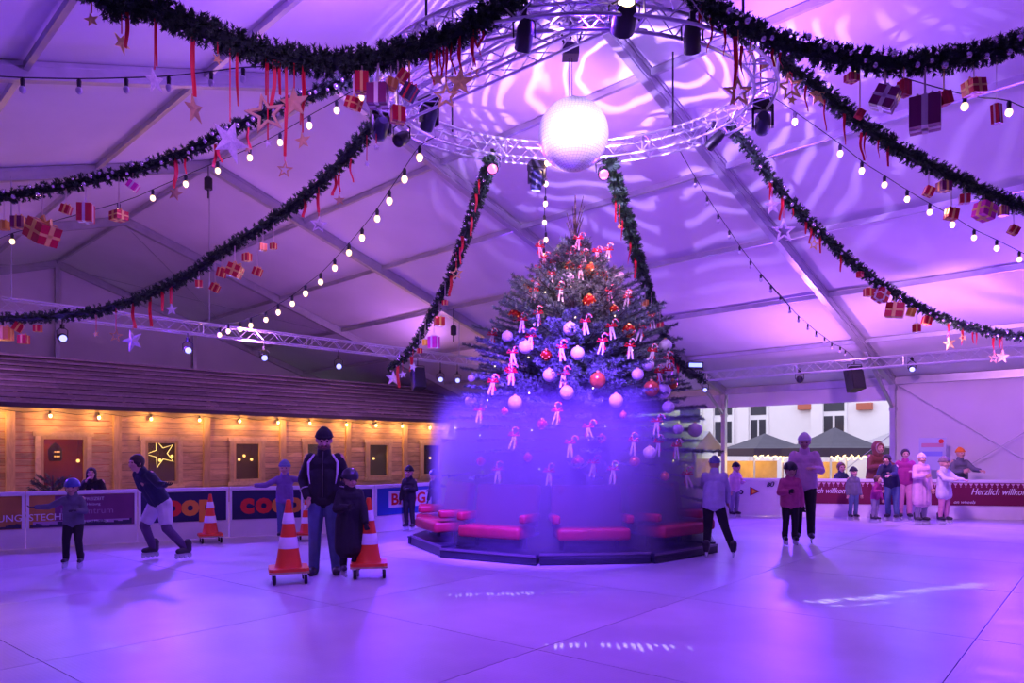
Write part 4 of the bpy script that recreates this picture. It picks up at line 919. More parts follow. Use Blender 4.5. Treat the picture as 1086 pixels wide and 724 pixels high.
# ================================================================== CHRISTMAS TREE
TC = Vector((1.08, 12.4, 0))
def trad(z):
    tb = [(.6, .9), (.85, 1.9), (1.2, 2.15), (1.7, 2.15), (2.3, 1.9), (2.8, 1.75), (3.3, 1.5), (3.9, 1.12), (4.4, .66), (4.7, .36), (5.0, .20), (5.45, .12), (5.9, .08)]
    for (a, r), (b, s) in zip(tb, tb[1:]):
        if z <= b: return r+(s-r)*max(0, (z-a))/(b-a)
    return .05
tree = thing('christmas_tree', 'tall decorated fir tree in the middle of the rink', 'tree', TC)
rs = np.random.RandomState(21)
mb = MB(); mb.path([(0, 0, 0), (0, 0, 1.5), (.02, 0, 3.5), (0, 0, 5.1), (0, 0, 5.93)], [.13, .11, .075, .035, .008], 10)
cs = []; ds = []; rd = []; cs2 = []; ds2 = []; rd2 = []
z = .75
while z < 5.15:
    R_ = trad(z); nb = int(9+R_*3); off = rs.uniform(0, 6)
    for j in range(nb):
        q = off+2*PI*(j+rs.uniform(-.3, .3))/nb; l = R_*rs.uniform(.82, 1.12); e_ = .12+.42*(z/5)
        d = np.array((math.cos(q), math.sin(q), 0)); pts = []
        for t in np.linspace(0, 1, 6): pts.append(np.array((0, 0, z))+d*l*t+np.array((0, 0, l*(e_*t-.30*t*t*(1.4-z/5)+.12*t**3))))
        if z > .3: mb.path([Vector(p) for p in pts], [.016*(1-.8*t)+.002 for t in np.linspace(0, 1, 6)], 4)
        nt_ = int(5+l*13)
        for i in range(nt_):
            t = .18+.82*(i+rs.uniform(0, 1))/nt_; k = min(int(t*5), 4); f = t*5-k; p = pts[k]*(1-f)+pts[k+1]*f
            dd = pts[k+1]-pts[k]; dd /= np.linalg.norm(dd); sd = np.cross(dd, (0, 0, 1)); sd /= np.linalg.norm(sd)
            s = 1 if i % 2 else -1; tl = (.10+.30*(1-t)*min(1, l))*rs.uniform(.7, 1.2); td = dd*.7+sd*s*.75+np.array((0, 0, rs.uniform(-.1, .15))); td /= np.linalg.norm(td)
            ns = max(2, int(tl/.045))
            for m_ in range(ns): cs.append(p+td*tl*(m_+.5)/ns); ds.append(td); rd.append(.05)
            mb.path([Vector(p), Vector(p+td*tl)], [.005, .002], 3)
        for t in np.linspace(.15, 1, int(3+l*16)):
            k = min(int(t*5), 4); f = t*5-k; p = pts[k]*(1-f)+pts[k+1]*f; dd = pts[k+1]-pts[k]; dd /= np.linalg.norm(dd); cs.append(p); ds.append(dd); rd.append(.05)
    z += .115+.03*(z < 2)
# bare upper shoots
for i in range(9):
    q = rs.uniform(0, 2*PI); z0 = rs.uniform(5.0, 5.35); d = np.array((math.cos(q)*.38, math.sin(q)*.38, 1)); d /= np.linalg.norm(d); l = rs.uniform(.4, .62)
    a = np.array((0, 0, z0)); mb.path([Vector(a), Vector(a+d*l*.5), Vector(a+d*l+np.array((0, 0, .03)))], [.012, .009, .006], 5)
    for t in np.linspace(0, 1, 14): cs2.append(a+d*l*t); ds2.append(d); rd2.append(.04)
for t in np.linspace(4.9, 5.9, 26): cs2.append(np.array((0, 0, t))); ds2.append(np.array((0, 0, 1.))); rd2.append(.04)
mb.build('trunk', M_bark, tree)
o = link('needle_foliage', tri_mesh('needle_foliage', needles(cs, ds, rd, 12, .056, .013, rs), M_fir2), tree); o['kind'] = 'stuff'
o = link('top_needles', tri_mesh('top_needles', needles(cs2, ds2, rd2, 10, .020, .006, rs), M_fir2), tree); o['kind'] = 'stuff'
print('tree twigs', len(cs))
# ornaments of the tree
def on_tree(px, py):
    Y = 11.0
    for _ in range(12):
        p = at(px, py, Y); r = trad(p.z)*1.0; dx = p.x-TC.x; r = max(r, abs(dx)+.02); Y = Y*.5+.5*(TC.y-math.sqrt(max(r*r-dx*dx, .001)))
    return at(px, py, Y)
W6 = [(382, 307, 7.5), (540, 303, 7), (390, 460, 7.5), (413, 535, 7.3), (252, 515, 7.3), (197, 483, 6), (326, 602, 7), (380, 655, 7.5), (221, 686, 7.6), (531, 680, 7.6), (683, 511, 7), (630, 570, 6.5), (598, 600, 6.5), (676, 650, 8), (692, 700, 6.5), (575, 360, 6), (85, 682, 6.5)]
white = [(470+x/2.897, 190+y/2.897, r) for x, y, r in W6]+[(737, 456, 7.5), (689, 480, 7), (719, 455, 5.5), (500, 401, 4)]
O6 = [(455, 282, 8, 'o'), (448, 374, 7, 'r'), (221, 416, 7, 'r'), (317, 540, 6, 'r'), (475, 617, 8.6, 'o'), (640, 643, 8.6, 'o'), (706, 630, 5, 'o'), (570, 465, 7, 'r'), (525, 400, 5, 'r'), (497, 297, 5.5, 'r'), (390, 270, 6, 'r'), (255, 330, 4, 'r')]
col_ = [(470+x/2.897, 190+y/2.897, r, k) for x, y, r, k in O6]+[(575, 450, 6, 'r'), (638, 465, 5, 'r'), (613, 490, 7, 'r'), (673, 489, 6, 'o'), (510, 489, 5, 'r'), (560, 485, 5, 'r'), (535, 436, 4, 'r'), (661, 440, 4, 'o'), (595, 520, 5, 'r'), (705, 505, 5, 'o')]
M_wball = mat('white_bauble', (.86, .74, .84), .45, noise=.12, nscale=30); M_oball = mat('orange_bauble', (.80, .20, .05), .25, .45, noise=.2, nscale=12); M_rball = mat('red_bauble', (.62, .03, .015), .16, .5, noise=.35, nscale=14)
rows = [('top tier', 0, 330), ('upper tier', 330, 385), ('middle tier', 385, 432), ('bottom tier', 432, 600)]
def row(py): return next(n for n, a, b in rows if a <= py < b)
cn = {}
for px, py, r in sorted(white):
    k = row(py); cn[k] = cn.get(k, 0)+1; p = on_tree(px, py); rr = r*p.y/F
    t = thing('bauble', 'matt white bauble, %s white one from left in the tree %s' % (ORD[cn[k]-1], k), 'bauble', p, 0, 'white baubles on the tree')
    MB().ball((0, 0, 0), rr, 20, 14).build('ball', M_wball, t); MB().lathe([(rr*.2, rr*.95), (rr*.2, rr*1.15), (.002, rr*1.2)], 8).build('cap', M_gold, t)
cn = {}
for px, py, r, c in sorted(col_):
    k = row(py); cn[(k, c)] = cn.get((k, c), 0)+1; p = on_tree(px, py); rr = r*p.y/F
    nm = 'orange' if c == 'o' else 'shiny red'
    t = thing('bauble', '%s bauble, %s such from left in the tree %s' % (nm, ORD[cn[(k, c)]-1], k), 'bauble', p, 0, 'red and orange baubles on the tree')
    MB().ball((0, 0, 0), rr, 20, 14).build('ball', M_oball if c == 'o' else M_rball, t)
    MB().lathe([(rr*.2, rr*.95), (rr*.2, rr*1.15), (.002, rr*1.2)], 8).build('cap', M_gold, t)
    if c == 'r':
        mb = MB()
        for q in range(14): mb.ball((rr*.93*math.cos(q*.45)*math.cos(q*.9-3), -abs(rr*.93*math.cos(q*.45)*math.sin(q*.9-3))-.005, rr*.93*math.sin(q*.45)), rr*.16, 6, 4)
        o = mb.build('gold_beading', M_ggold, t); o['kind'] = 'stuff'
B6 = [(295, 215), (415, 190), (507, 225), (510, 350), (280, 350), (295, 280), (565, 370), (437, 445), (518, 460), (293, 420), (150, 485), (213, 540), (270, 490), (363, 525), (490, 505), (607, 465), (572, 520), (640, 535), (205, 595), (153, 630), (370, 605), (420, 280), (243, 440), (660, 600), (343, 262), (392, 235), (470, 230), (330, 300), (360, 345), (430, 240), (310, 250), (285, 320), (640, 430), (690, 560)]
bows = [(470+x/2.897, 190+y/2.897) for x, y in B6]+[(591, 438), (624, 455), (545, 464), (605, 472), (629, 493), (582, 502), (696, 449), (671, 470), (697, 471), (523, 407), (543, 397), (508, 437), (650, 500), (716, 475), (728, 505), (528, 500), (708, 395)]
def stripe_mat():
    m = bpy.data.materials.new('candy_stripe'); m.use_nodes = True; nt = m.node_tree; b = nt.nodes['Principled BSDF']; N = nt.nodes.new; K = nt.links.new
    tc = N('ShaderNodeTexCoord'); w_ = N('ShaderNodeTexWave'); w_.bands_direction = 'DIAGONAL'; w_.inputs['Scale'].default_value = 9; K(tc.outputs['Object'], w_.inputs['Vector'])
    r = N('ShaderNodeValToRGB'); r.color_ramp.interpolation = 'CONSTANT'; r.color_ramp.elements[1].position = .5; r.color_ramp.elements[0].color = (.8, .02, .03, 1); r.color_ramp.elements[1].color = (.85, .75, .8, 1); K(w_.outputs['Fac'], r.inputs[0]); K(r.outputs[0], b.inputs['Base Color']); b.inputs['Roughness'].default_value = .35; return m
M_stripe = stripe_mat()
mbc = MB(); mbc.path([(.045+.045*math.cos(a), 0, .10+.045*math.sin(a)) for a in np.linspace(0, PI, 7)]+[(0, 0, -.14)], .013, 7); cane_me = mbc.mesh('cane', M_stripe)
mbc = MB()
for s in (-1, 1):
    mbc.path([(0, -.02, .03), (s*.06, -.03, .075), (s*.085, -.02, .03), (0, -.02, .03)], .012, 5); mbc.bar((0, -.02, .03), (s*.045, -.02, -.10), .02, .004, (0, 1, 0))
bow_me = mbc.mesh('bow', M_red); mbc = MB()
for s in (-1, 1): mbc.bar((s*.01, -.02, .05), (s*.035, -.035, -.17), .028, .004, (0, 1, 0))
tail_me = mbc.mesh('white_tail', mat('white_satin', (.85, .70, .78), .4))
cn = {}
for px, py in sorted(bows):
    k = row(py); cn[k] = cn.get(k, 0)+1; p = on_tree(px, py)
    t = thing('candy_cane', 'candy cane with red bow, %s bow from left in the tree %s' % (ORD[cn[k]-1], k), 'candy cane', p+Vector((0, -.03, 0)), rs.uniform(-.5, .5), 'candy canes with bows on the tree')
    link('cane', cane_me, t, rot=(0, rs.uniform(-.3, .3), 0)); link('bow', bow_me, t); link('white_tail', tail_me, t, rot=(0, rs.uniform(-.3, .3), 0))
# small lights within the tree
tl = thing('tree_light_string', 'tiny warm lights scattered inside the decorated tree', 'string lights', TC); c = []
tme = MB().ball((0, 0, 0), .013, 6, 5).mesh('bulb', mat('tree_bulb', (1, .8, .5), .4, emit=(1, .72, .4), es=2.6))
for i in range(70):
    z = .9+4.0*i/70; q = i*.62; r = trad(z)*.86; p = (r*math.cos(q), r*math.sin(q), z); c.append(p); link('bulb', tme, tl, p)
MB().path(c, .003, 3).build('cord', M_black, tl)

# ================================================================== PODIUM WITH RED SEATS
PC = Vector((.87, 12.4, 0)); podR = 2.62
M_deck = mat('podium_deck', (.030, .028, .055), .4, noise=.3, nscale=3); M_seat = mat('red_upholstery', (.40, .010, .045), .55, noise=.2, nscale=7, bump=.3, bscale=30)
pod = thing('podium', 'low black round podium made of wedge slabs under the tree', 'podium', PC)
NP = 10
for i in range(NP):
    a0 = 2*PI*i/NP+.12; a1 = 2*PI*(i+1)/NP+.105; hh = .16 if i % 2 else .14; r1 = podR-(.05 if i % 2 else 0)
    out = [(.5*math.cos(a0), .5*math.sin(a0)), (r1*math.cos(a0), r1*math.sin(a0)), (r1*math.cos(a1), r1*math.sin(a1)), (.5*math.cos(a1), .5*math.sin(a1))]
    s = MB().prism(out, 0.012, hh).build('deck_slab', M_deck, pod, False)
    out = [(r*math.cos(a), r*math.sin(a)) for r, a in ((r1+.012, a0), (r1+.012, a1), (r1-.02, a1), (r1-.02, a0))]
    MB().prism(out, hh-.025, hh+.006).build('edge_strip', mat('edge_strip', (.22, .16, .26), .35, .5), s, False)
for i in range(NP):
    a = 2*PI*(i+.5)/NP+.11; px_ = proj(PC+Vector((2*math.cos(a), 2*math.sin(a), 0)))[0]
    side = ('near' if math.sin(a) < 0 else 'far')
    lab = 'red upholstered seat of the podium ring, %s side, %s' % (side, ['at its right end', 'right of centre', 'behind the trunk', 'left of centre', 'at its far left end', 'at its left end', 'left of the middle', 'in the middle', 'right of the middle', 'at its right edge'][i])
    t = thing('round_bench_seat', lab, 'seat', PC+Vector((1.95*math.cos(a), 1.95*math.sin(a), .16)), a-PI/2+PI, 'red seats around the tree')
    # local: -y points outwards
    def cushion(w_, d_, h_, c, rx=0.):
        b = bmesh.new(); bmesh.ops.create_cube(b, size=1); bmesh.ops.scale(b, vec=(w_, d_, h_), verts=b.verts); bmesh.ops.bevel(b, geom=b.edges[:], offset=min(h_, d_)*.28, segments=3, affect='EDGES', profile=.5)
        me = bpy.data.meshes.new('cushion'); b.to_mesh(me); b.free(); me.materials.append(M_seat); me.polygons.foreach_set('use_smooth', [True]*len(me.polygons)); return me
    link('seat', cushion(1.02, .52, .17, 0), t, (0, -.26, .25)); link('backrest', cushion(1.04, .14, .62, 0), t, (0, .06, .60), (-.16, 0, 0))
    for s in (-1, 1): link('armrest', cushion(.11, .50, .12, 0), t, (s*.52, -.2, .45)); MB().tube((s*.40, -.14, 0), (s*.40, -.14, .2), .03, n=8).build('leg', M_black, t)
    MB().box((0, .0, .20), (.98, .3, .05)).build('frame', M_black, t, False)
# violet volume added in place of motion blur round the seats
hz = bpy.data.materials.new('violet_blur_haze'); hz.use_nodes = True; nt = hz.node_tree; nt.nodes.remove(nt.nodes['Principled BSDF'])
vs_ = nt.nodes.new('ShaderNodeVolumeScatter'); vs_.inputs['Color'].default_value = (.62, .50, 1, 1); vs_.inputs['Density'].default_value = 1.0
tc = nt.nodes.new('ShaderNodeTexCoord'); sx = nt.nodes.new('ShaderNodeSeparateXYZ'); nt.links.new(tc.outputs['Object'], sx.inputs[0])
def mth(op, a, b=None, c=None):
    n = nt.nodes.new('ShaderNodeMath'); n.operation = op
    for i, v in enumerate((a, b, c)):
        if v is None: continue
        if isinstance(v, (int, float)): n.inputs[i].default_value = v
        else: nt.links.new(v, n.inputs[i])
    return n.outputs[0]
r2 = mth('SQRT', mth('ADD', mth('MULTIPLY', mth('MULTIPLY', sx.outputs[0], sx.outputs[0]), 1.35), mth('MULTIPLY', sx.outputs[1], sx.outputs[1])))
fe = nt.nodes.new('ShaderNodeMapRange'); fe.interpolation_type = 'SMOOTHSTEP'; nt.links.new(r2, fe.inputs[0]); fe.inputs[1].default_value = 2.15; fe.inputs[2].default_value = 2.85; fe.inputs[3].default_value = 1; fe.inputs[4].default_value = 0
fz_ = nt.nodes.new('ShaderNodeMapRange'); fz_.interpolation_type = 'SMOOTHSTEP'; nt.links.new(sx.outputs[2], fz_.inputs[0]); fz_.inputs[1].default_value = 1.1; fz_.inputs[2].default_value = 2.5; fz_.inputs[3].default_value = 1; fz_.inputs[4].default_value = 0
fx_ = nt.nodes.new('ShaderNodeMapRange'); fx_.interpolation_type = 'SMOOTHSTEP'; nt.links.new(sx.outputs[0], fx_.inputs[0]); fx_.inputs[1].default_value = .5; fx_.inputs[2].default_value = 2.2; fx_.inputs[3].default_value = 1; fx_.inputs[4].default_value = .42
nt.links.new(mth('MULTIPLY', mth('MULTIPLY', fe.outputs[0], fz_.outputs[0]), mth('MULTIPLY', fx_.outputs[0], 4.6)), vs_.inputs['Density']); vs_.inputs['Anisotropy'].default_value = .2
nt.links.new(vs_.outputs[0], nt.nodes['Material Output'].inputs['Volume'])
hzo = MB().lathe([(2.9, .0), (2.9, 2.5)], 40).build('blur_haze', hz, None, loc=(PC.x+.12, PC.y, .10))  # scattering volume added to imitate the motion-blurred violet band
tag(hzo, 'soft violet volume standing in for motion blur around the red seats and lower tree', 'blur_haze', None, 'stuff')
lamp('added_haze_light', 'SPOT', RC+Vector((-.6, -1.9, -.4)), (.16, .045, 1), 11000, PC+Vector((-.4, -.8, 1.0)), .80, .6, .1)  # added spots with no fixture, only to brighten the blur volume
lamp('added_haze_light', 'SPOT', T(10, 9, 4.0), (.15, .045, 1), 7000, PC+Vector((0, 0, .8)), .5, .6, .1)

# ================================================================== ROLLING CONES
def cone(label, px, pyb, top, rz, bent=0.):
    Y = EYE*F/(pyb-HY); p = at(px, pyb, Y); p.z = 0; t = thing('rolling_cone', label, 'traffic cone', p, rz, 'orange cones on wheeled boards')
    H = (pyb-top)*Y/F; s = H/1.0; h0 = .155*s
    MB().box((0, 0, h0-.012*s), (.46*s, .46*s, .024*s)).build('wheel_board', M_ply, t, False)
    b = MB(); b.prism([(x*.23*s, y*.23*s) for x, y in ((-1, -.8), (-.8, -1), (.8, -1), (1, -.8), (1, .8), (.8, 1), (-.8, 1), (-1, .8))], h0, h0+.035*s); b.build('base_plate', M_coneo, t, False)
    z0 = h0+.03*s; z1 = H; r0, r1 = .155*s, .028*s
    def rr(z): return r0+(r1-r0)*((z-z0)/(z1-z0))
    bands = [(z0, z0+.23*s, 0), (z0+.23*s, z0+.37*s, 1), (z0+.37*s, z0+.53*s, 0), (z0+.53*s, z0+.66*s, 1), (z0+.66*s, z1, 0)]
    body = MB(); body.lathe([(rr(z0)+.012, z0), (rr(z0), z0+.02)]+[(rr(z), z) for z in np.linspace(z0+.02, z1, 8)[1:]]+[(r1*.7, z1+.006)], 28).build('cone_body', M_coneo, t)
    for a, c, k in bands:
        if k: MB().lathe([(rr(a)+.002, a), (rr(a)+.005, a+.003), (rr(c)+.005, c-.003), (rr(c)+.002, c)], 28).build('reflective_band', M_conew, t)
    for i, (x, y) in enumerate(((-1, -1), (1, -1), (1, 1), (-1, 1))):
        x *= .18*s; y *= .18*s; a = .4+i; c = MB(); c.box((x, y, .125*s), (.05*s, .05*s, .02*s)); 
        for sd in (-1, 1): c.bar((x+sd*.018*s, y, .125*s), (x+sd*.018*s+.01*s, y-.02*s, .045*s), .006*s, .03*s, (0, 1, 0))
        c = c.build('caster_fork', M_truss, t, False)
        q = Matrix.Translation((x+.01*s, y-.02*s, .06*s)) @ Matrix.Rotation(PI/2, 4, 'Y') @ Matrix.Rotation(0, 4, 'Z'); w_ = MB(); w_.lathe([(.025*s, -.020*s), (.052*s, -.018*s), (.06*s, -.009*s), (.06*s, .009*s), (.052*s, .018*s), (.025*s, .020*s)], 16, q); w_.build('wheel', M_rub, c)
    return t
cone('orange rolling cone left of the standing man', 306, 617, 530, .35)
cone('orange rolling cone in front of the child in the dark coat', 391, 611, 528, .2)
cone('small rolling cone alone before the navy coop barrier', 223, 575, 524, .5)
cone('rolling cone partly hidden behind the standing man', 325, 573, 528, .1)

# ================================================================== OUTSIDE
M_plast = mat('facade_plaster', (.80, .76, .78), .8, noise=.06, nscale=.7); M_dwin = mat('dark_glass', (.03, .03, .045), .12); M_frm = mat('white_frame', (.8, .78, .8), .4); M_terra = mat('terracotta', (.45, .13, .08), .7)
fb = thing('facade', 'white plastered building with tall windows beyond the open tent side', 'building', T(0, 33.5, -.72), AD2)
# local x along d2 (leftwards in view), y = -d1 rotated: towards the tent is +y
def fx(px): k = (px-CX)/F; # ray hits v=33.5
def facade_x(px): 
    k = (px-CX)/F; Y = 33.5/(k*D1.x+D1.y); return (k*Y*D2.x+Y*D2.y)-6.32, Y
def fz(py, Y): return EYE-(py-HY)/F*Y+.72
MB().box((2, -1.0, 5), (46, 2.0, 10)).build('wall', M_plast, fb, False)
for px in (753, 790, 868):
    x, Y = facade_x(px); MB().box((x, .1, 5), (.55, .22, 10)).build('pilaster', M_plast, fb, False)
for (a, b, y0, y1, y2, y3) in ((722, 743, 432, 448, 453, 480), (759, 777, 430, 440, 447, 470), (797, 813, 429, 440, 445, 468), (874, 896, 425, 436, 441, 462), (1000, 1020, 420, 430, 436, 460)):
    xa, Ya = facade_x(a); xb, Yb = facade_x(b); Ym = (Ya+Yb)/2; x0, x1 = min(xa, xb), max(xa, xb); cx_ = (x0+x1)/2; w_ = x1-x0
    zt = fz(y0, Ym)+1.0; zb = fz(y3, Ym)
    fr = MB(); fr.box((cx_, .03, (zt+zb)/2), (w_+.2, .08, zt-zb+.16)); fr = fr.build('window_frame', M_frm, fb, False)
    zm0 = fz(y1, Ym); zm1 = fz(y2, Ym)
    MB().box((cx_, .08, (zt+zm0)/2), (w_, .02, zt-zm0)).build('pane', M_dwin, fr, False)
    for s in (-1, 1): MB().box((cx_+s*w_*.27, .08, (zb+zm1)/2), (w_*.42, .02, zm1-zb)).build('pane', M_dwin, fr, False)
for px in (855, 918):
    x, Y = facade_x(px); z = fz(431, Y); MB().box((x, .12, z), (.62, .25, .3)).build('sill_panel', M_terra, fb, False)
M_cloth = mat('black_canopy', (.06, .058, .085), .75, noise=.15, nscale=3); M_cl2 = mat('canopy_valance', (.035, .02, .045), .8)
M_back = mat('warm_timber', (.42, .27, .13), .7, noise=.25, nscale=3)
M_wcl = mat('white_canopy', (.36, .34, .38), .7)
fair = MB().ball((0, 0, 0), .026, 6, 5).mesh('bulb', mat('fairy', (1, .8, .4), .4, emit=(1, .70, .28), es=3))
def popup(label, px, Y, w_, m, zp=2.28, ze=1.66, lights=True, rz=AD2, back=True):
    p = at(px, 0, Y); t = thing('canopy_tent', label, 'canopy tent', (p.x, p.y, -.72), rz, 'pop-up canopies outside'); h = w_/2; a = ze+.72; b = zp+.72
    vs = []; K = 6
    for i in range(K+1):
        f = i/K; hh = h*(1-f); z = a+(b-a)*(f**1.25); vs += [(-hh, -hh, z), (hh, -hh, z), (hh, hh, z), (-hh, hh, z)]
    fs = [(i*4+j, i*4+(j+1) % 4, i*4+4+(j+1) % 4, i*4+4+j) for i in range(K) for j in range(4)]
    MB().add(vs, fs).build('roof', m, t, False)
    mb = MB(); 
    for j, (x, y) in enumerate(((-h, -h), (h, -h), (h, h), (-h, h))):
        x2, y2 = ((h, -h), (h, h), (-h, h), (-h, -h))[j]; mb.bar((x, y, a-.13), (x2, y2, a-.13), .015, .30)
    mb.build('valance', M_cl2 if m is M_cloth else m, t, False)
    for x in (-h, h):
        for y in (-h, h): MB().box((x*.98, y*.98, a/2), (.05, .05, a)).build('leg', M_alu, t, False)
    if back: MB().box((0, -h*.8, .95), (w_*.96, .05, 1.9)).build('back_panel', M_back, t, False); MB().box((0, h*.8, .45), (w_*.94, .5, .9)).build('counter', M_back, t, False)
    if lights:
        ls = thing('fairy_light_string', 'warm fairy lights edging the '+label, 'string lights', (p.x, p.y, -.72), rz); c = []
        for i in range(46):
            q = (-h+w_*i/45, h+.03, a-.30+.05*math.sin(i*1.3)+rn.uniform(-.03, .03)); c.append(q); link('bulb', fair, ls, q)
        MB().path(c, .004, 3).build('cord', M_black, ls)
        lamp('bulb_light', 'POINT', (0, h*.3, a-.35), (1, .62, .22), 150, radius=.15, parent=t)
popup('dark grey pop-up canopy right of the tree post', 811, 28.6, 2.6, M_cloth, rz=PI+.25)
popup('dark grey pop-up canopy behind the pink skater', 885, 25.6, 2.5, M_cloth, 2.42, 1.66, rz=PI+.3)
popup('small white canopy beside the wall corner', 945, 29, 2.6, M_wcl, 2.35, 1.75, False, back=False)
stall = thing('market_stall', 'timber market stall with pale pitched roof right of the tree', 'stall', T(9.4, 24.6, -.72), AD2)
MB().box((0, -.6, 1.0), (4.0, .05, 2.0)).build('back_wall', M_back, stall, False)
for x in (-1.9, -.6, .7, 1.9): MB().box((x, .7, 1.1), (.12, .12, 2.2)).build('post', mat('dark_timber', (.22, .12, .07), .7), stall, False)
MB().box((0, .7, .5), (4.0, .1, 1.0)).build('counter', M_back, stall, False)
mb = MB(); mb.bar((-2.2, 1.1, 2.2), (-2.2, 1.1, 2.2001), .01, .01)
for s, nm in ((1, 'roof'), (-1, 'roof')): MB().add([(-2.2, .1, 3.0), (2.2, .1, 3.0), (2.2, .1+s*1.1, 2.35), (-2.2, .1+s*1.1, 2.35), (-2.2, .1, 3.04), (2.2, .1, 3.04), (2.2, .1+s*1.1, 2.39), (-2.2, .1+s*1.1, 2.39)], [(0, 1, 2, 3), (4, 7, 6, 5), (0, 4, 5, 1), (2, 6, 7, 3), (0, 3, 7, 4), (1, 5, 6, 2)]).build(nm, M_wcl, stall, False)
ls = thing('fairy_light_string', 'warm fairy lights along the eave of the pale market stall', 'string lights', T(9.4, 24.6, -.72), AD2); c = []
for i in range(60): q = (-2.1+4.2*i/59, 1.22, 2.3+rn.uniform(-.05, .05)); c.append(q); link('bulb', fair, ls, q)
MB().path(c, .004, 3).build('cord', M_black, ls)
lamp('bulb_light', 'POINT', (0, .2, 1.9), (1, .6, .22), 120, radius=.12, parent=stall)
# notice board on the right wall
nb = thing('notice_board', 'pale poster board standing behind the children at the tent wall', 'notice board', at(989, 479, 18.6)-Vector((0, 0, 1.55)), AD2+PI)
MB().box((0, 0, 1.50), (.62, .03, .82)).build('board', mat('poster_paper', (.50, .52, .68), .5), nb, False)
MB().box((0, -.018, 1.72), (.5, .004, .10)).build('printed_line', mat('poster_red', (.60, .25, .35), .5), nb, False); MB().lathe([(.06, 0), (.06, .004)], 14, Matrix.Translation((.2, -.016, 1.82)) @ UPR).build('printed_dot', M_letr, nb, False)
MB().box((0, -.018, 1.50), (.46, .004, .12)).build('printed_line', mat('poster_blue', (.25, .28, .70), .5), nb, False)
for s in (-1, 1): MB().box((s*.25, .03, .75), (.04, .04, 1.5)).build('leg', M_alu, nb, False)
# ================================================================== PEOPLE
def vox(mb, name, m, size, parent, smooth_it=4):
    me = mb.mesh(name, m, False); o = bpy.data.objects.new('tmp', me); COL.objects.link(o)
    r = o.modifiers.new('r', 'REMESH'); r.mode = 'VOXEL'; r.voxel_size = size; s = o.modifiers.new('s', 'SMOOTH'); s.iterations = smooth_it; s.factor = .5
    bpy.context.view_layer.update(); dg = bpy.context.evaluated_depsgraph_get(); m2 = bpy.data.meshes.new_from_object(o.evaluated_get(dg))
    bpy.data.objects.remove(o); bpy.data.meshes.remove(me); m2.name = name
    m2.materials.clear(); m2.materials.append(m); m2.polygons.foreach_set('use_smooth', [True]*len(m2.polygons)); return link(name, m2, parent)
ARMS = {  # elbow and wrist relative to the shoulder; x outwards, -y forwards, z up (fractions of the height)
    'down': ((.035, .01, -.165), (.045, -.03, -.315)), 'pocket': ((.048, .045, -.155), (.004, -.04, -.275)),
    'front': ((.04, -.04, -.15), (-.03, -.15, -.13)), 'reach': ((.02, -.12, -.11), (.0, -.26, -.12)), 'reachdown': ((.02, -.06, -.15), (.02, -.14, -.28)),
    'wide': ((.14, -.02, -.09), (.27, -.05, -.09)), 'back': ((.06, .09, -.13), (.12, .20, -.20)), 'face': ((.03, -.08, -.13), (-.06, -.12, .0)), 'knee': ((.03, -.08, -.14), (.03, -.15, -.26)), 'up': ((.10, -.05, -.02), (.13, -.12, .10))}
FISTS = {}
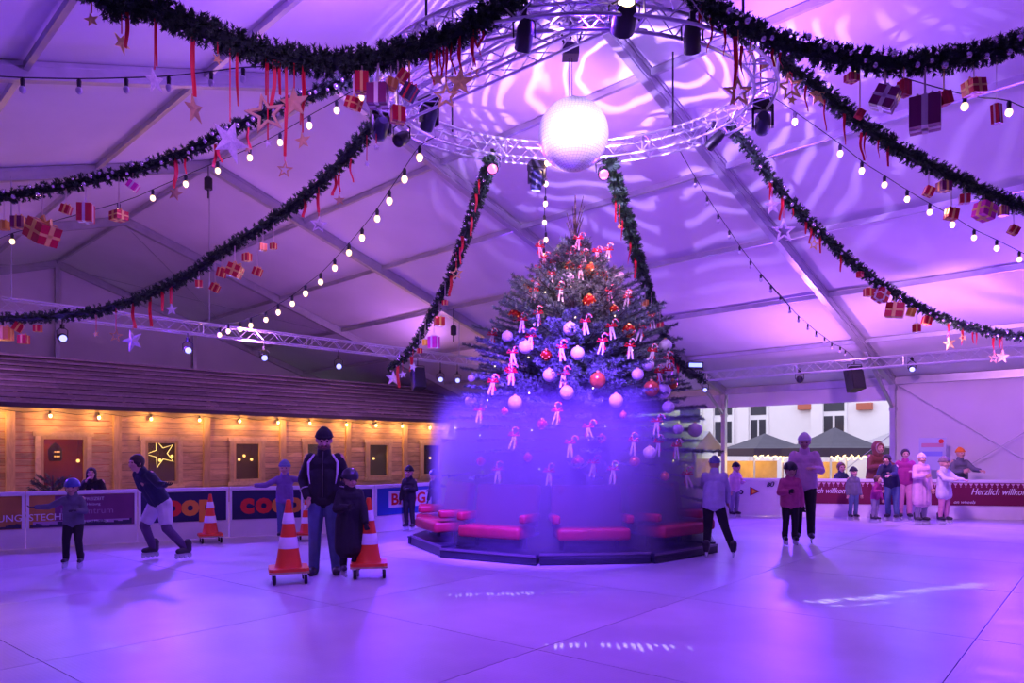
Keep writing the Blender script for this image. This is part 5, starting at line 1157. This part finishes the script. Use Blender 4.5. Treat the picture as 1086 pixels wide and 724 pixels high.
def person(label, x, y, rz, H, jacket, pants, head='beanie', headm=None, kid=False, lean=0., arms=('down', 'down'), legs=None, coat=0., feet='skate', skin=None, gloves=None, vs=.0095, hipz=None, headturn=0., nod=0., bulk=1., beard=None, extra=None, z0=0.):
    t = thing('person', label, 'person', (x, y, z0), rz)
    skin = skin or M_skin; hs = 1.28 if kid else 1.0; lift = {'skate': .085, 'shoe': 0.}[feet]
    body_h = H-lift; U = body_h; hip = (hipz if hipz else (.475 if kid else .515))*U; sh = (.775 if kid else .815)*U; hr = .062*hs*U
    rot = Matrix.Translation((0, 0, hip)) @ Matrix.Rotation(lean, 4, 'X') @ Matrix.Translation((0, 0, -hip))
    Z = Vector((0, 0, lift))
    def up(p): return (rot @ Vector(p))+Z
    sw = (.098 if kid else .104)*U; hw = .052*U
    legs = legs or {-1: ((-.055, -.01, .27), (-.06, .02, .04)), 1: ((.055, -.01, .27), (.06, .02, .04))}
    hips = {s: Vector((s*hw, 0, hip))+Z for s in (-1, 1)}
    knee = {s: Vector(legs[s][0])*U+Z for s in (-1, 1)}; ank = {s: Vector(legs[s][1])*U+Z for s in (-1, 1)}
    chest = up((0, 0, sh-.06*U)); neck = up((0, 0, sh+.02*U)); headc = neck+(rot.to_3x3() @ Vector((0, -.012*U, .085*U*(1.12 if kid else 1))))
    sho = {s: up((s*sw, 0, sh-.012*U)) for s in (-1, 1)}; elb = {}; wri = {}
    for s, a in zip((-1, 1), arms):
        e_, w_ = ARMS[a]; elb[s] = sho[s]+Vector((s*e_[0], e_[1], e_[2]))*U; wri[s] = sho[s]+Vector((s*w_[0], w_[1], w_[2]))*U
    # ---- body: one continuous surface
    b = MB(); HM = Matrix.Rotation(headturn, 3, 'Z') @ Matrix.Rotation(nod, 3, 'X')
    def hp(v): return headc+HM @ (Vector(v)*hr)
    b.ball(hp((0, .12, .22)), hr*.98, 14, 10, (.84, .98, 1.0)); b.capsule(hp((0, -.28, -.10)), hp((0, -.35, -.72)), hr*.66, hr*.42, 12); b.capsule(hp((0, .1, -.3)), hp((0, -.1, -.6)), hr*.72, hr*.5, 12)
    b.capsule(hp((0, -.88, .08)), hp((0, -1.06, -.20)), hr*.10, hr*.17, 8)
    for s in (-1, 1): b.capsule(hp((s*.84, .08, .12)), hp((s*.84, .06, -.22)), hr*.13, hr*.09, 6); b.capsule(hp((s*.36, -.72, -.20)), hp((s*.42, -.5, -.3)), hr*.20, hr*.25, 8)
    b.capsule(hp((-.3, -.80, .30)), hp((.3, -.80, .30)), hr*.15, hr*.15, 8)
    b.capsule(neck-Vector((0, 0, .03*U)), hp((0, .05, -.5)), hr*.52, hr*.5, 10)
    b.capsule(chest-Vector((0, 0, .03*U)), up((0, 0, hip+.05*U)), .050*U, .055*U, 12); b.capsule(up((-sw*.7, 0, sh-.03*U)), up((sw*.7, 0, sh-.03*U)), .034*U, .034*U, 10); b.capsule(up((-hw, 0, hip+.02*U)), up((hw, 0, hip+.02*U)), .058*U, .058*U, 10)
    for s in (-1, 1):
        b.capsule(hips[s], knee[s], .052*U, .034*U); b.capsule(knee[s], ank[s], .034*U, .021*U)
        b.capsule(ank[s], ank[s]+Vector((0, -.075*U, -.018*U)), .024*U, .018*U)
        b.capsule(sho[s], elb[s], .031*U, .023*U); b.capsule(elb[s], wri[s], .024*U, .016*U)
    # hands: palm, four unequal fingers and a thumb
    hl = .105*U*(1 if not kid else .92); gl = {}
    for s, a in zip((-1, 1), arms):
        d = (wri[s]-elb[s]).normalized(); side = d.cross(Vector((0, 0, 1))); side = side.normalized() if side.length > .1 else Vector((0, 1, 0)); side = (side*.35+Vector((0, 1, 0))*.65); side = (side-d*side.dot(d)).normalized(); n_ = d.cross(side)*s
        p0 = wri[s]; g = MB() if gloves else b; gl[s] = g
        for f in range(4): o_ = side*((f-1.5)*hl*.12); g.capsule(p0+o_*.5, p0+d*hl*.5+o_, hl*.10, hl*.085, 6)
        for f in range(4):
            o_ = side*((f-1.5)*hl*.155); ln_ = hl*(.42, .48, .45, .36)[f]; k0 = p0+d*hl*.5+o_; k1 = k0+(d*.9+n_*.35).normalized()*ln_*.55+side*((f-1.5)*hl*.02); k2 = k1+(d*.6+n_*.75).normalized()*ln_*.5
            g.capsule(k0, k1, hl*.068, hl*.06, 6); g.capsule(k1, k2, hl*.06, hl*.048, 6)
        th = p0+d*hl*.12-side*hl*.16; t1 = th+(d*.6-side*.8).normalized()*hl*.28; g.capsule(p0+d*.08*hl, th, hl*.1, hl*.085, 6); g.capsule(th, t1, hl*.08, hl*.066, 6); g.capsule(t1, t1+(d*.9-side*.2+n_*.3).normalized()*hl*.22, hl*.066, hl*.052, 6)
    vox(b, 'body', skin, vs, t, 2)
    if gloves:
        for s in (-1, 1): vox(gl[s], 'glove', gloves, vs*.8, t, 1)
    # face details
    for s in (-1, 1): MB().ball(hp((s*.33, -.84, .12)), hr*.095, 8, 6).build('eye', M_eye, t)
    MB().path([hp((-.24, -.93, -.50)), hp((0, -1.0, -.48)), hp((.24, -.93, -.50))], hr*.055, 6).build('mouth', M_lip, t)
    if beard:
        bd = MB(); bd.capsule(hp((-.45, -.42, -.62)), hp((0, -.62, -.86)), hr*.30, hr*.30, 8); bd.capsule(hp((.45, -.42, -.62)), hp((0, -.62, -.86)), hr*.30, hr*.30, 8); bd.capsule(hp((-.28, -.84, -.34)), hp((.28, -.84, -.34)), hr*.12, hr*.12, 6); vox(bd, 'beard', beard, vs, t, 2)
    # ---- jacket
    j = MB(); k = 1.0*bulk; jb = hip-.03*U-coat*U
    j.capsule(up((-sw*.55, .0, sh-.055*U)), up((sw*.55, 0, sh-.055*U)), .064*U*k, .064*U*k, 12)
    j.capsule(up((-.03*U, 0, sh-.14*U)), up((-.035*U, 0, hip+.03*U)), .080*U*k, .078*U*k, 12); j.capsule(up((.03*U, 0, sh-.14*U)), up((.035*U, 0, hip+.03*U)), .080*U*k, .078*U*k, 12)
    j.capsule(up((0, 0, sh-.02*U)), up((0, -.004*U, sh+.03*U)), hr*.80, hr*.78, 12)
    for s in (-1, 1):
        m_ = elb[s]+(wri[s]-elb[s])*.93
        j.capsule(sho[s]-Vector((s*.012*U, 0, .008*U)), elb[s], .043*U*k, .037*U*k); j.capsule(elb[s], m_, .037*U*k, .030*U*k)
    if coat > 0:
        dl = Vector((0, 0, jb))+Z; c1 = (knee[-1]+knee[1])/2
        for s in (-1, 1): j.capsule(hips[s]+Vector((0, 0, .02*U)), Vector((s*.055*U+(c1.x*.5), c1.y*.6, jb+lift)), .075*U*k, .080*U*k)
        j.capsule(Vector((0, 0, hip))+Z, Vector((c1.x*.5, c1.y*.6, jb+lift)), .082*U*k, .085*U*k)
    else:
        j.capsule(up((-hw*.9, 0, hip)), up((hw*.9, 0, hip)), .070*U*k, .070*U*k, 12)
    jk = vox(j, 'jacket', jacket, vs*1.15, t, 3)
    # ---- trousers
    p = MB(); p.capsule(up((-hw, 0, hip)), up((hw, 0, hip)), .064*U, .064*U, 12)
    for s in (-1, 1):
        lo = knee[s]+(ank[s]-knee[s])*.97
        p.capsule(hips[s], knee[s], .062*U, .045*U); p.capsule(knee[s], lo, .044*U, .036*U)
        if feet == 'shoe': p.capsule(lo-Vector((0, 0, -.01*U)), lo+Vector((0, -.008*U, -.012*U)), .038*U, .036*U)
    vox(p, 'trousers', pants, vs*1.15, t, 2)
    # ---- feet
    for s in (-1, 1):
        a = ank[s]; fl_ = .145*U*(1.05 if kid else 1); sp = MB()
        base = a.z-.032*U
        sp.capsule(a+Vector((0, .015*U, .02*U)), Vector((a.x, a.y+.02*U, base+.022*U)), .036*U, .030*U); sp.capsule(Vector((a.x, a.y+.02*U, base+.026*U)), Vector((a.x+s*.006*U, a.y-fl_*.62, base+.020*U)), .032*U, .026*U)
        if feet == 'skate':
            sp.capsule(a+Vector((0, .012*U, .055*U)), a, .040*U, .036*U)
            sk = vox(sp, 'skate_boot', M_boot, vs, t, 2); h_ = base-.004-(.066 if z0 == 0 else .066)
            fr = MB(); fr.box((a.x, a.y-.035*U, base-.012), (.022, fl_*1.15, .035)); fr.build('skate_frame', M_alu, sk, False)
            wl = MB().lathe([(.01, -.011), (.03, -.011), (.036, -.004), (.036, .004), (.03, .011), (.01, .011)], 12, Matrix.Rotation(PI/2, 4, 'Y')).mesh('wheel', M_wheel)
            for i in range(4): link('wheel', wl, sk, (a.x, a.y+.030*U-fl_*.95*i/3+.01, base-.042))
        else: vox(sp, 'shoe', M_boot, vs, t, 2)
    # ---- headwear
    hm = headm or M_hair; h = MB()
    if head == 'beanie':
        h.ball(hp((0, .12, .38)), hr*1.06, 14, 10, (.92, 1.02, 1.02)); h.capsule(hp((0, .15, .5)), hp((0, .25, 1.0)), hr*.95, hr*.6, 12)
        cut = hp((0, 0, .38)); o_ = cap_cut(h, cut, HM, hr, vs, 'beanie', hm, t)
        ring = [hp((1.0*math.cos(q)*.90, .12+1.03*math.sin(q), .46+.12*(-math.sin(q)))) for q in np.linspace(0, 2*PI, 20)[:-1]]
        MB().path(ring, hr*.13, 8, True).build('beanie_cuff', hm, o_)
    elif head == 'helmet':
        h.ball(hp((0, .1, .42)), hr*1.2, 14, 10, (.92, 1.05, .95)); o_ = cap_cut(h, hp((0, 0, .30)), HM, hr, vs, 'helmet', hm, t)
        MB().path([hp((-.95, 0, .3)), hp((-.75, -.2, -.5)), hp((0, -.45, -1.0)), hp((.75, -.2, -.5)), hp((.95, 0, .3))], hr*.05, 5).build('chin_strap', M_black, o_)
    elif head in ('hair', 'long'):
        h.ball(hp((0, .2, .32)), hr*1.06, 14, 10, (.92, 1.0, 1.02)); h.capsule(hp((0, .45, .1)), hp((0, .55, -.5 if head == 'hair' else -1.3)), hr*.75, hr*.55, 10)
        if head == 'long':
            for s in (-1, 1): h.capsule(hp((s*.72, .1, .2)), hp((s*.72, .0, -1.2)), hr*.30, hr*.26, 8)
        for s in (-1, 1): h.capsule(hp((s*.15, -.55, .85)), hp((s*.78, -.2, .25)), hr*.25, hr*.2, 8)
        face_cut(h, hp, HM, hr, vs, 'hair', hm, t)
    elif head == 'hood':
        h.ball(hp((0, .28, .18)), hr*1.3, 14, 10, (.95, 1.0, 1.1)); h.capsule(hp((0, .3, -.2)), hp((0, .35, -1.1)), hr*1.05, hr*1.0, 10)
        face_cut(h, hp, HM, hr, vs, 'hood', hm, t)
        MB().path([hp((.92*math.cos(q), -.55, .05+1.05*math.sin(q))) for q in np.linspace(0, 2*PI, 18)[:-1]], hr*.16, 7, True).build('hood_trim', mat('fur_trim', (.35, .25, .2), .9), t)
    if extra: extra(t, locals())
    return t
def boolcut(h, cutter, size, name, m, parent, it=2):
    me = h.mesh(name, m, False); o = bpy.data.objects.new('tmp', me); COL.objects.link(o); r = o.modifiers.new('r', 'REMESH'); r.mode = 'VOXEL'; r.voxel_size = size
    ce = cutter.mesh('cut', m, False); c = bpy.data.objects.new('tmpc', ce); COL.objects.link(c)
    s = o.modifiers.new('s', 'SMOOTH'); s.iterations = it
    bo = o.modifiers.new('b', 'BOOLEAN'); bo.object = c; bo.operation = 'DIFFERENCE'; bo.solver = 'FAST'
    bpy.context.view_layer.update(); dg = bpy.context.evaluated_depsgraph_get(); m2 = bpy.data.meshes.new_from_object(o.evaluated_get(dg))
    bpy.data.objects.remove(o); bpy.data.objects.remove(c); m2.name = name; m2.materials.clear(); m2.materials.append(m); m2.polygons.foreach_set('use_smooth', [True]*len(m2.polygons)); return link(name, m2, parent)
def cap_cut(h, cut, HM, hr, vs, name, m, t):
    c = MB(); q = Matrix.Translation(cut) @ HM.to_4x4(); vsx = hr*3
    c.box((0, 0, -vsx/2), (vsx, vsx, vsx), 0, q @ Matrix.Rotation(.10, 4, 'X')); return boolcut(h, c, vs, name, m, t)
def face_cut(h, hp, HM, hr, vs, name, m, t):
    c = MB(); c.capsule(hp((0, -1.3, .02)), hp((0, -.5, -.05)), hr*.80, hr*.70, 14); c.capsule(hp((0, -1.2, -.5)), hp((0, -.6, -.6)), hr*.6, hr*.5, 12)
    return boolcut(h, c, vs, name, m, t)
M_boot = mat('skate_boot', (.03, .025, .035), .45); M_wheel = mat('skate_wheel', (.55, .60, .62), .4); M_hair = mat('dark_hair', (.03, .018, .014), .6, noise=.4, nscale=30)
def cl(name, c, r=.8): return mat(name, c, r, noise=.18, nscale=9, bump=.35, bscale=22)
J_black = cl('jacket_black', (.016, .015, .022)); J_coat = cl('coat_dark', (.014, .013, .018)); P_jean = cl('denim', (.085, .13, .26)); P_dark = cl('trousers_dark', (.015, .014, .02)); J_lilac = cl('jacket_lilac', (.50, .46, .66)); J_pink = cl('jacket_pink', (.62, .10, .28)); J_ppink = cl('jacket_pale_pink', (.70, .42, .58)); J_mag = cl('jacket_magenta', (.34, .02, .20)); J_brown = cl('jacket_brown', (.20, .06, .04)); J_grey = cl('jacket_grey', (.14, .14, .18)); J_purp = cl('jacket_purple', (.20, .12, .34)); J_navy = cl('jacket_navy', (.02, .025, .07)); J_white = cl('jacket_white', (.62, .58, .68)); P_grey = cl('trousers_grey', (.25, .22, .32)); P_pink = cl('leggings_pink', (.62, .25, .40)); P_mix = cl('trousers_purple', (.10, .05, .14)); J_green = cl('jacket_teal', (.10, .20, .26))
H_blk = mat('knit_black', (.02, .02, .025), .9, bump=.5, bscale=60); H_or = mat('knit_orange', (.80, .22, .03), .9, bump=.5, bscale=60); H_hel = mat('helmet_dark', (.03, .03, .04), .3); H_helb = mat('helmet_blue', (.05, .08, .35), .3); H_gr = mat('knit_grey', (.22, .16, .17), .9, bump=.5, bscale=60); H_bl = mat('knit_blue', (.16, .18, .38), .9, bump=.5, bscale=60); H_whi = mat('knit_pale', (.65, .55, .62), .9, bump=.5, bscale=60); H_blond = mat('hair_brown', (.12, .06, .03), .6, noise=.4, nscale=30)
G_blk = mat('glove_black', (.02, .02, .025), .8)
def man_extra(t, L_):
    U = L_['U']; up = L_['up']; sho = L_['sho']; elb = L_['elb']; wri = L_['wri']
    M_pipe = mat('pale_piping', (.68, .62, .72), .5)
    for s in (-1, 1):                                # pale shoulder flashes over the chest
        a = up((s*.060*U, -.045*U, L_['sh']+.012*U)); b = up((s*.098*U, -.066*U, L_['sh']-.045*U)); c = up((s*.096*U, -.078*U, L_['sh']-.12*U)); d = up((s*.085*U, -.080*U, L_['sh']-.19*U))
        MB().path([a, b, c, d], [.012, .017, .013, .005], 8).build('shoulder_flash', M_pipe, t)
        m_ = elb[s]+(wri[s]-elb[s])*.55; dd = (wri[s]-elb[s]).normalized(); q = dd.to_track_quat('Z', 'Y').to_matrix().to_4x4(); q.translation = m_
        MB().lathe([(.038*U, -.005), (.0405*U, 0), (.038*U, .005)], 18, q).build('sleeve_stripe', M_pipe, t)
    MB().path([up((0, -.062*U, L_['sh']+.03*U)), up((0, -.082*U, L_['sh']-.06*U)), up((0, -.086*U, L_['sh']-.16*U)), up((0, -.082*U, L_['hip']+.02*U))], .006, 5).build('zip', mat('zip', (.2, .18, .2), .3, .8), t)
def shorts(t, L_):
    U = L_['U']; p = MB(); p.capsule(L_['up']((-.04*U, 0, L_['hip'])), L_['up']((.04*U, 0, L_['hip'])), .070*U, .070*U)
    for s in (-1, 1): p.capsule(L_['hips'][s], L_['hips'][s]+(L_['knee'][s]-L_['hips'][s])*.72, .072*U, .062*U)
    vox(p, 'shorts', J_white, .011, t, 2)
# 1 man
my = EYE*F/(608-HY)
person('man in black jacket with pale shoulder flashes, beanie and jeans, standing by cones', (344-CX)/F*my, my, .12, 1.84, J_black, P_jean, 'beanie', H_blk, arms=('pocket', 'pocket'), legs={-1: ((-.062, -.012, .28), (-.070, .0, .034)), 1: ((.060, -.01, .28), (.082, .01, .034))}, feet='shoe', nod=.30, headturn=.15, vs=.009, bulk=.98, beard=mat('stubble', (.16, .09, .07), .8), extra=man_extra, gloves=None)
cy = my-.26
person('child in long dark coat and helmet holding the cone', (371-CX)/F*cy, cy, .45, 1.34, J_coat, P_dark, 'helmet', H_hel, kid=True, coat=.22, arms=('front', 'reachdown'), gloves=G_blk, nod=.15, headturn=.2, bulk=1.22)
def who(label, px, pyf, pyt, rz, *a, Y=None, **k):
    Yp = Y or EYE*F/(pyf-HY); H = EYE-(pyt-HY)/F*Yp; return person(label, (px-CX)/F*Yp, Yp, rz, k.pop('H', H), *a, **k)
who('small child skating at the far left, grey jacket and blue helmet', 78, 603, 507, .3, J_grey, P_dark, 'helmet', H_helb, kid=True, arms=('wide', 'front'), gloves=G_blk, legs={-1: ((-.07, -.03, .27), (-.09, .04, .04)), 1: ((.06, -.04, .27), (.08, -.02, .04))}, lean=.12)
who('bent skater with dark jacket and pale shorts before the navy barrier', 170, 594, 487, -.5, J_navy, P_mix, 'hair', M_hair, lean=.55, H=1.62, arms=('back', 'wide'), legs={-1: ((-.13, -.07, .27), (-.14, .03, .045)), 1: ((.12, -.02, .25), (.21, .12, .05))}, hipz=.48, gloves=G_blk, extra=shorts)
who('woman with dark hair leaning on the left barrier under the hut window', 103, 0, 500, .15, J_coat, P_dark, 'long', M_hair, Y=12.5, H=1.34, lean=.42, arms=('face', 'front'), feet='shoe', nod=-.2, headturn=.3)
who('child in lilac top and jeans standing behind the left cone', 302, 573, 488, .2, J_purp, P_jean, 'beanie', H_bl, kid=True, arms=('wide', 'up'))
who('small child in dark jacket before the BROG barrier', 434, 563, 494, -.3, J_coat, P_dark, 'beanie', H_blk, kid=True, arms=('down', 'front'), gloves=G_blk)
who('skater in blue jacket between the BROG barrier and the red seats', 464, 558, 497, -.6, J_navy, P_dark, 'helmet', H_helb, kid=True, arms=('down', 'reach'), gloves=G_blk, lean=.2, Y=14.7)
who('teenager in pale lilac jacket bent forward at the right podium edge', 757, 592, 487, PI-.35, J_lilac, P_dark, 'beanie', H_bl, Y=10.55, lean=.25, H=1.50, arms=('reachdown', 'reach'), legs={-1: ((-.11, -.03, .26), (-.19, -.02, .045)), 1: ((.06, -.03, .26), (.07, .05, .045))}, hipz=.49)
who('small child in pale pink top at the white io barrier', 779, 549, 490, .4, J_ppink, P_grey, 'beanie', H_blk, kid=True, arms=('down', 'front'), lean=.1)
who('tall skater in pale pink jacket and light beanie right of the tree', 853, 576, 460, -.35, J_ppink, P_dark, 'beanie', H_whi, arms=('reachdown', 'front'), lean=.08, bulk=1.05, nod=.2)
who('girl in pink jacket held by the tall pale pink skater', 838, 575, 490, -.1, J_pink, P_dark, 'helmet', H_hel, kid=True, arms=('front', 'down'), Y=12.0, bulk=1.15, gloves=G_blk)
who('child in grey jacket and blue trousers left of the right-hand group', 905, 552, 495, .1, J_grey, P_jean, 'beanie', H_blk, kid=True, arms=('down', 'down'))
who('woman with reddish hood and brown jacket leaning behind the barrier', 927, 0, 470, .2, J_brown, P_dark, 'hood', J_brown, Y=17.7, arms=('front', 'reach'), lean=.18, feet='shoe', H=1.80)
who('girl in magenta jacket crouching between the grey child and dark skater', 928, 553, 503, .5, J_mag, P_grey, 'hair', H_blond, kid=True, arms=('front', 'down'), lean=.15, Y=15.8)
who('dark bent skater in black jacket in the right-hand group', 946, 552, 486, -.8, J_navy, P_jean, 'hair', M_hair, lean=.5, H=1.58, arms=('reachdown', 'reach'), Y=16.2, hipz=.49)
who('woman with dark hair and wine-red jacket behind the pale coat skater', 960, 551, 476, -.3, J_mag, P_pink, 'hair', M_hair, arms=('down', 'front'), Y=16.35)
who('skater in pale pink-white coat before the poster board', 977, 554, 481, .2, J_ppink, P_grey, 'beanie', H_whi, arms=('front', 'down'), coat=.20, Y=15.5, bulk=1.1)
who('child in white jacket and pink leggings left of the orange beanie', 1001, 553, 484, .3, J_white, P_pink, 'beanie', H_gr, kid=True, arms=('reach', 'reach'), coat=.05, Y=15.6)
who('person in orange beanie and grey-blue jacket behind the right barrier', 1018, 0, 475, .1, J_grey, P_dark, 'beanie', H_or, Y=17.2, arms=('front', 'reach'), feet='shoe')
who('small head of a child peeping over the wine-red barrier', 892, 0, 490, 0, J_navy, P_dark, 'hair', H_blond, Y=18.0, kid=True, feet='shoe', arms=('front', 'front'))
who('person in dark coat waiting outside at the market stall', 722, 0, 496, .3, J_coat, P_dark, 'beanie', H_blk, Y=22.6, feet='shoe', z0=-.72, H=1.72)
who('person in reddish coat outside at the market stall counter', 733, 0, 497, -.4, J_brown, P_dark, 'hair', M_hair, Y=23.2, feet='shoe', z0=-.72, H=1.70)
print('objects', len(bpy.data.objects))
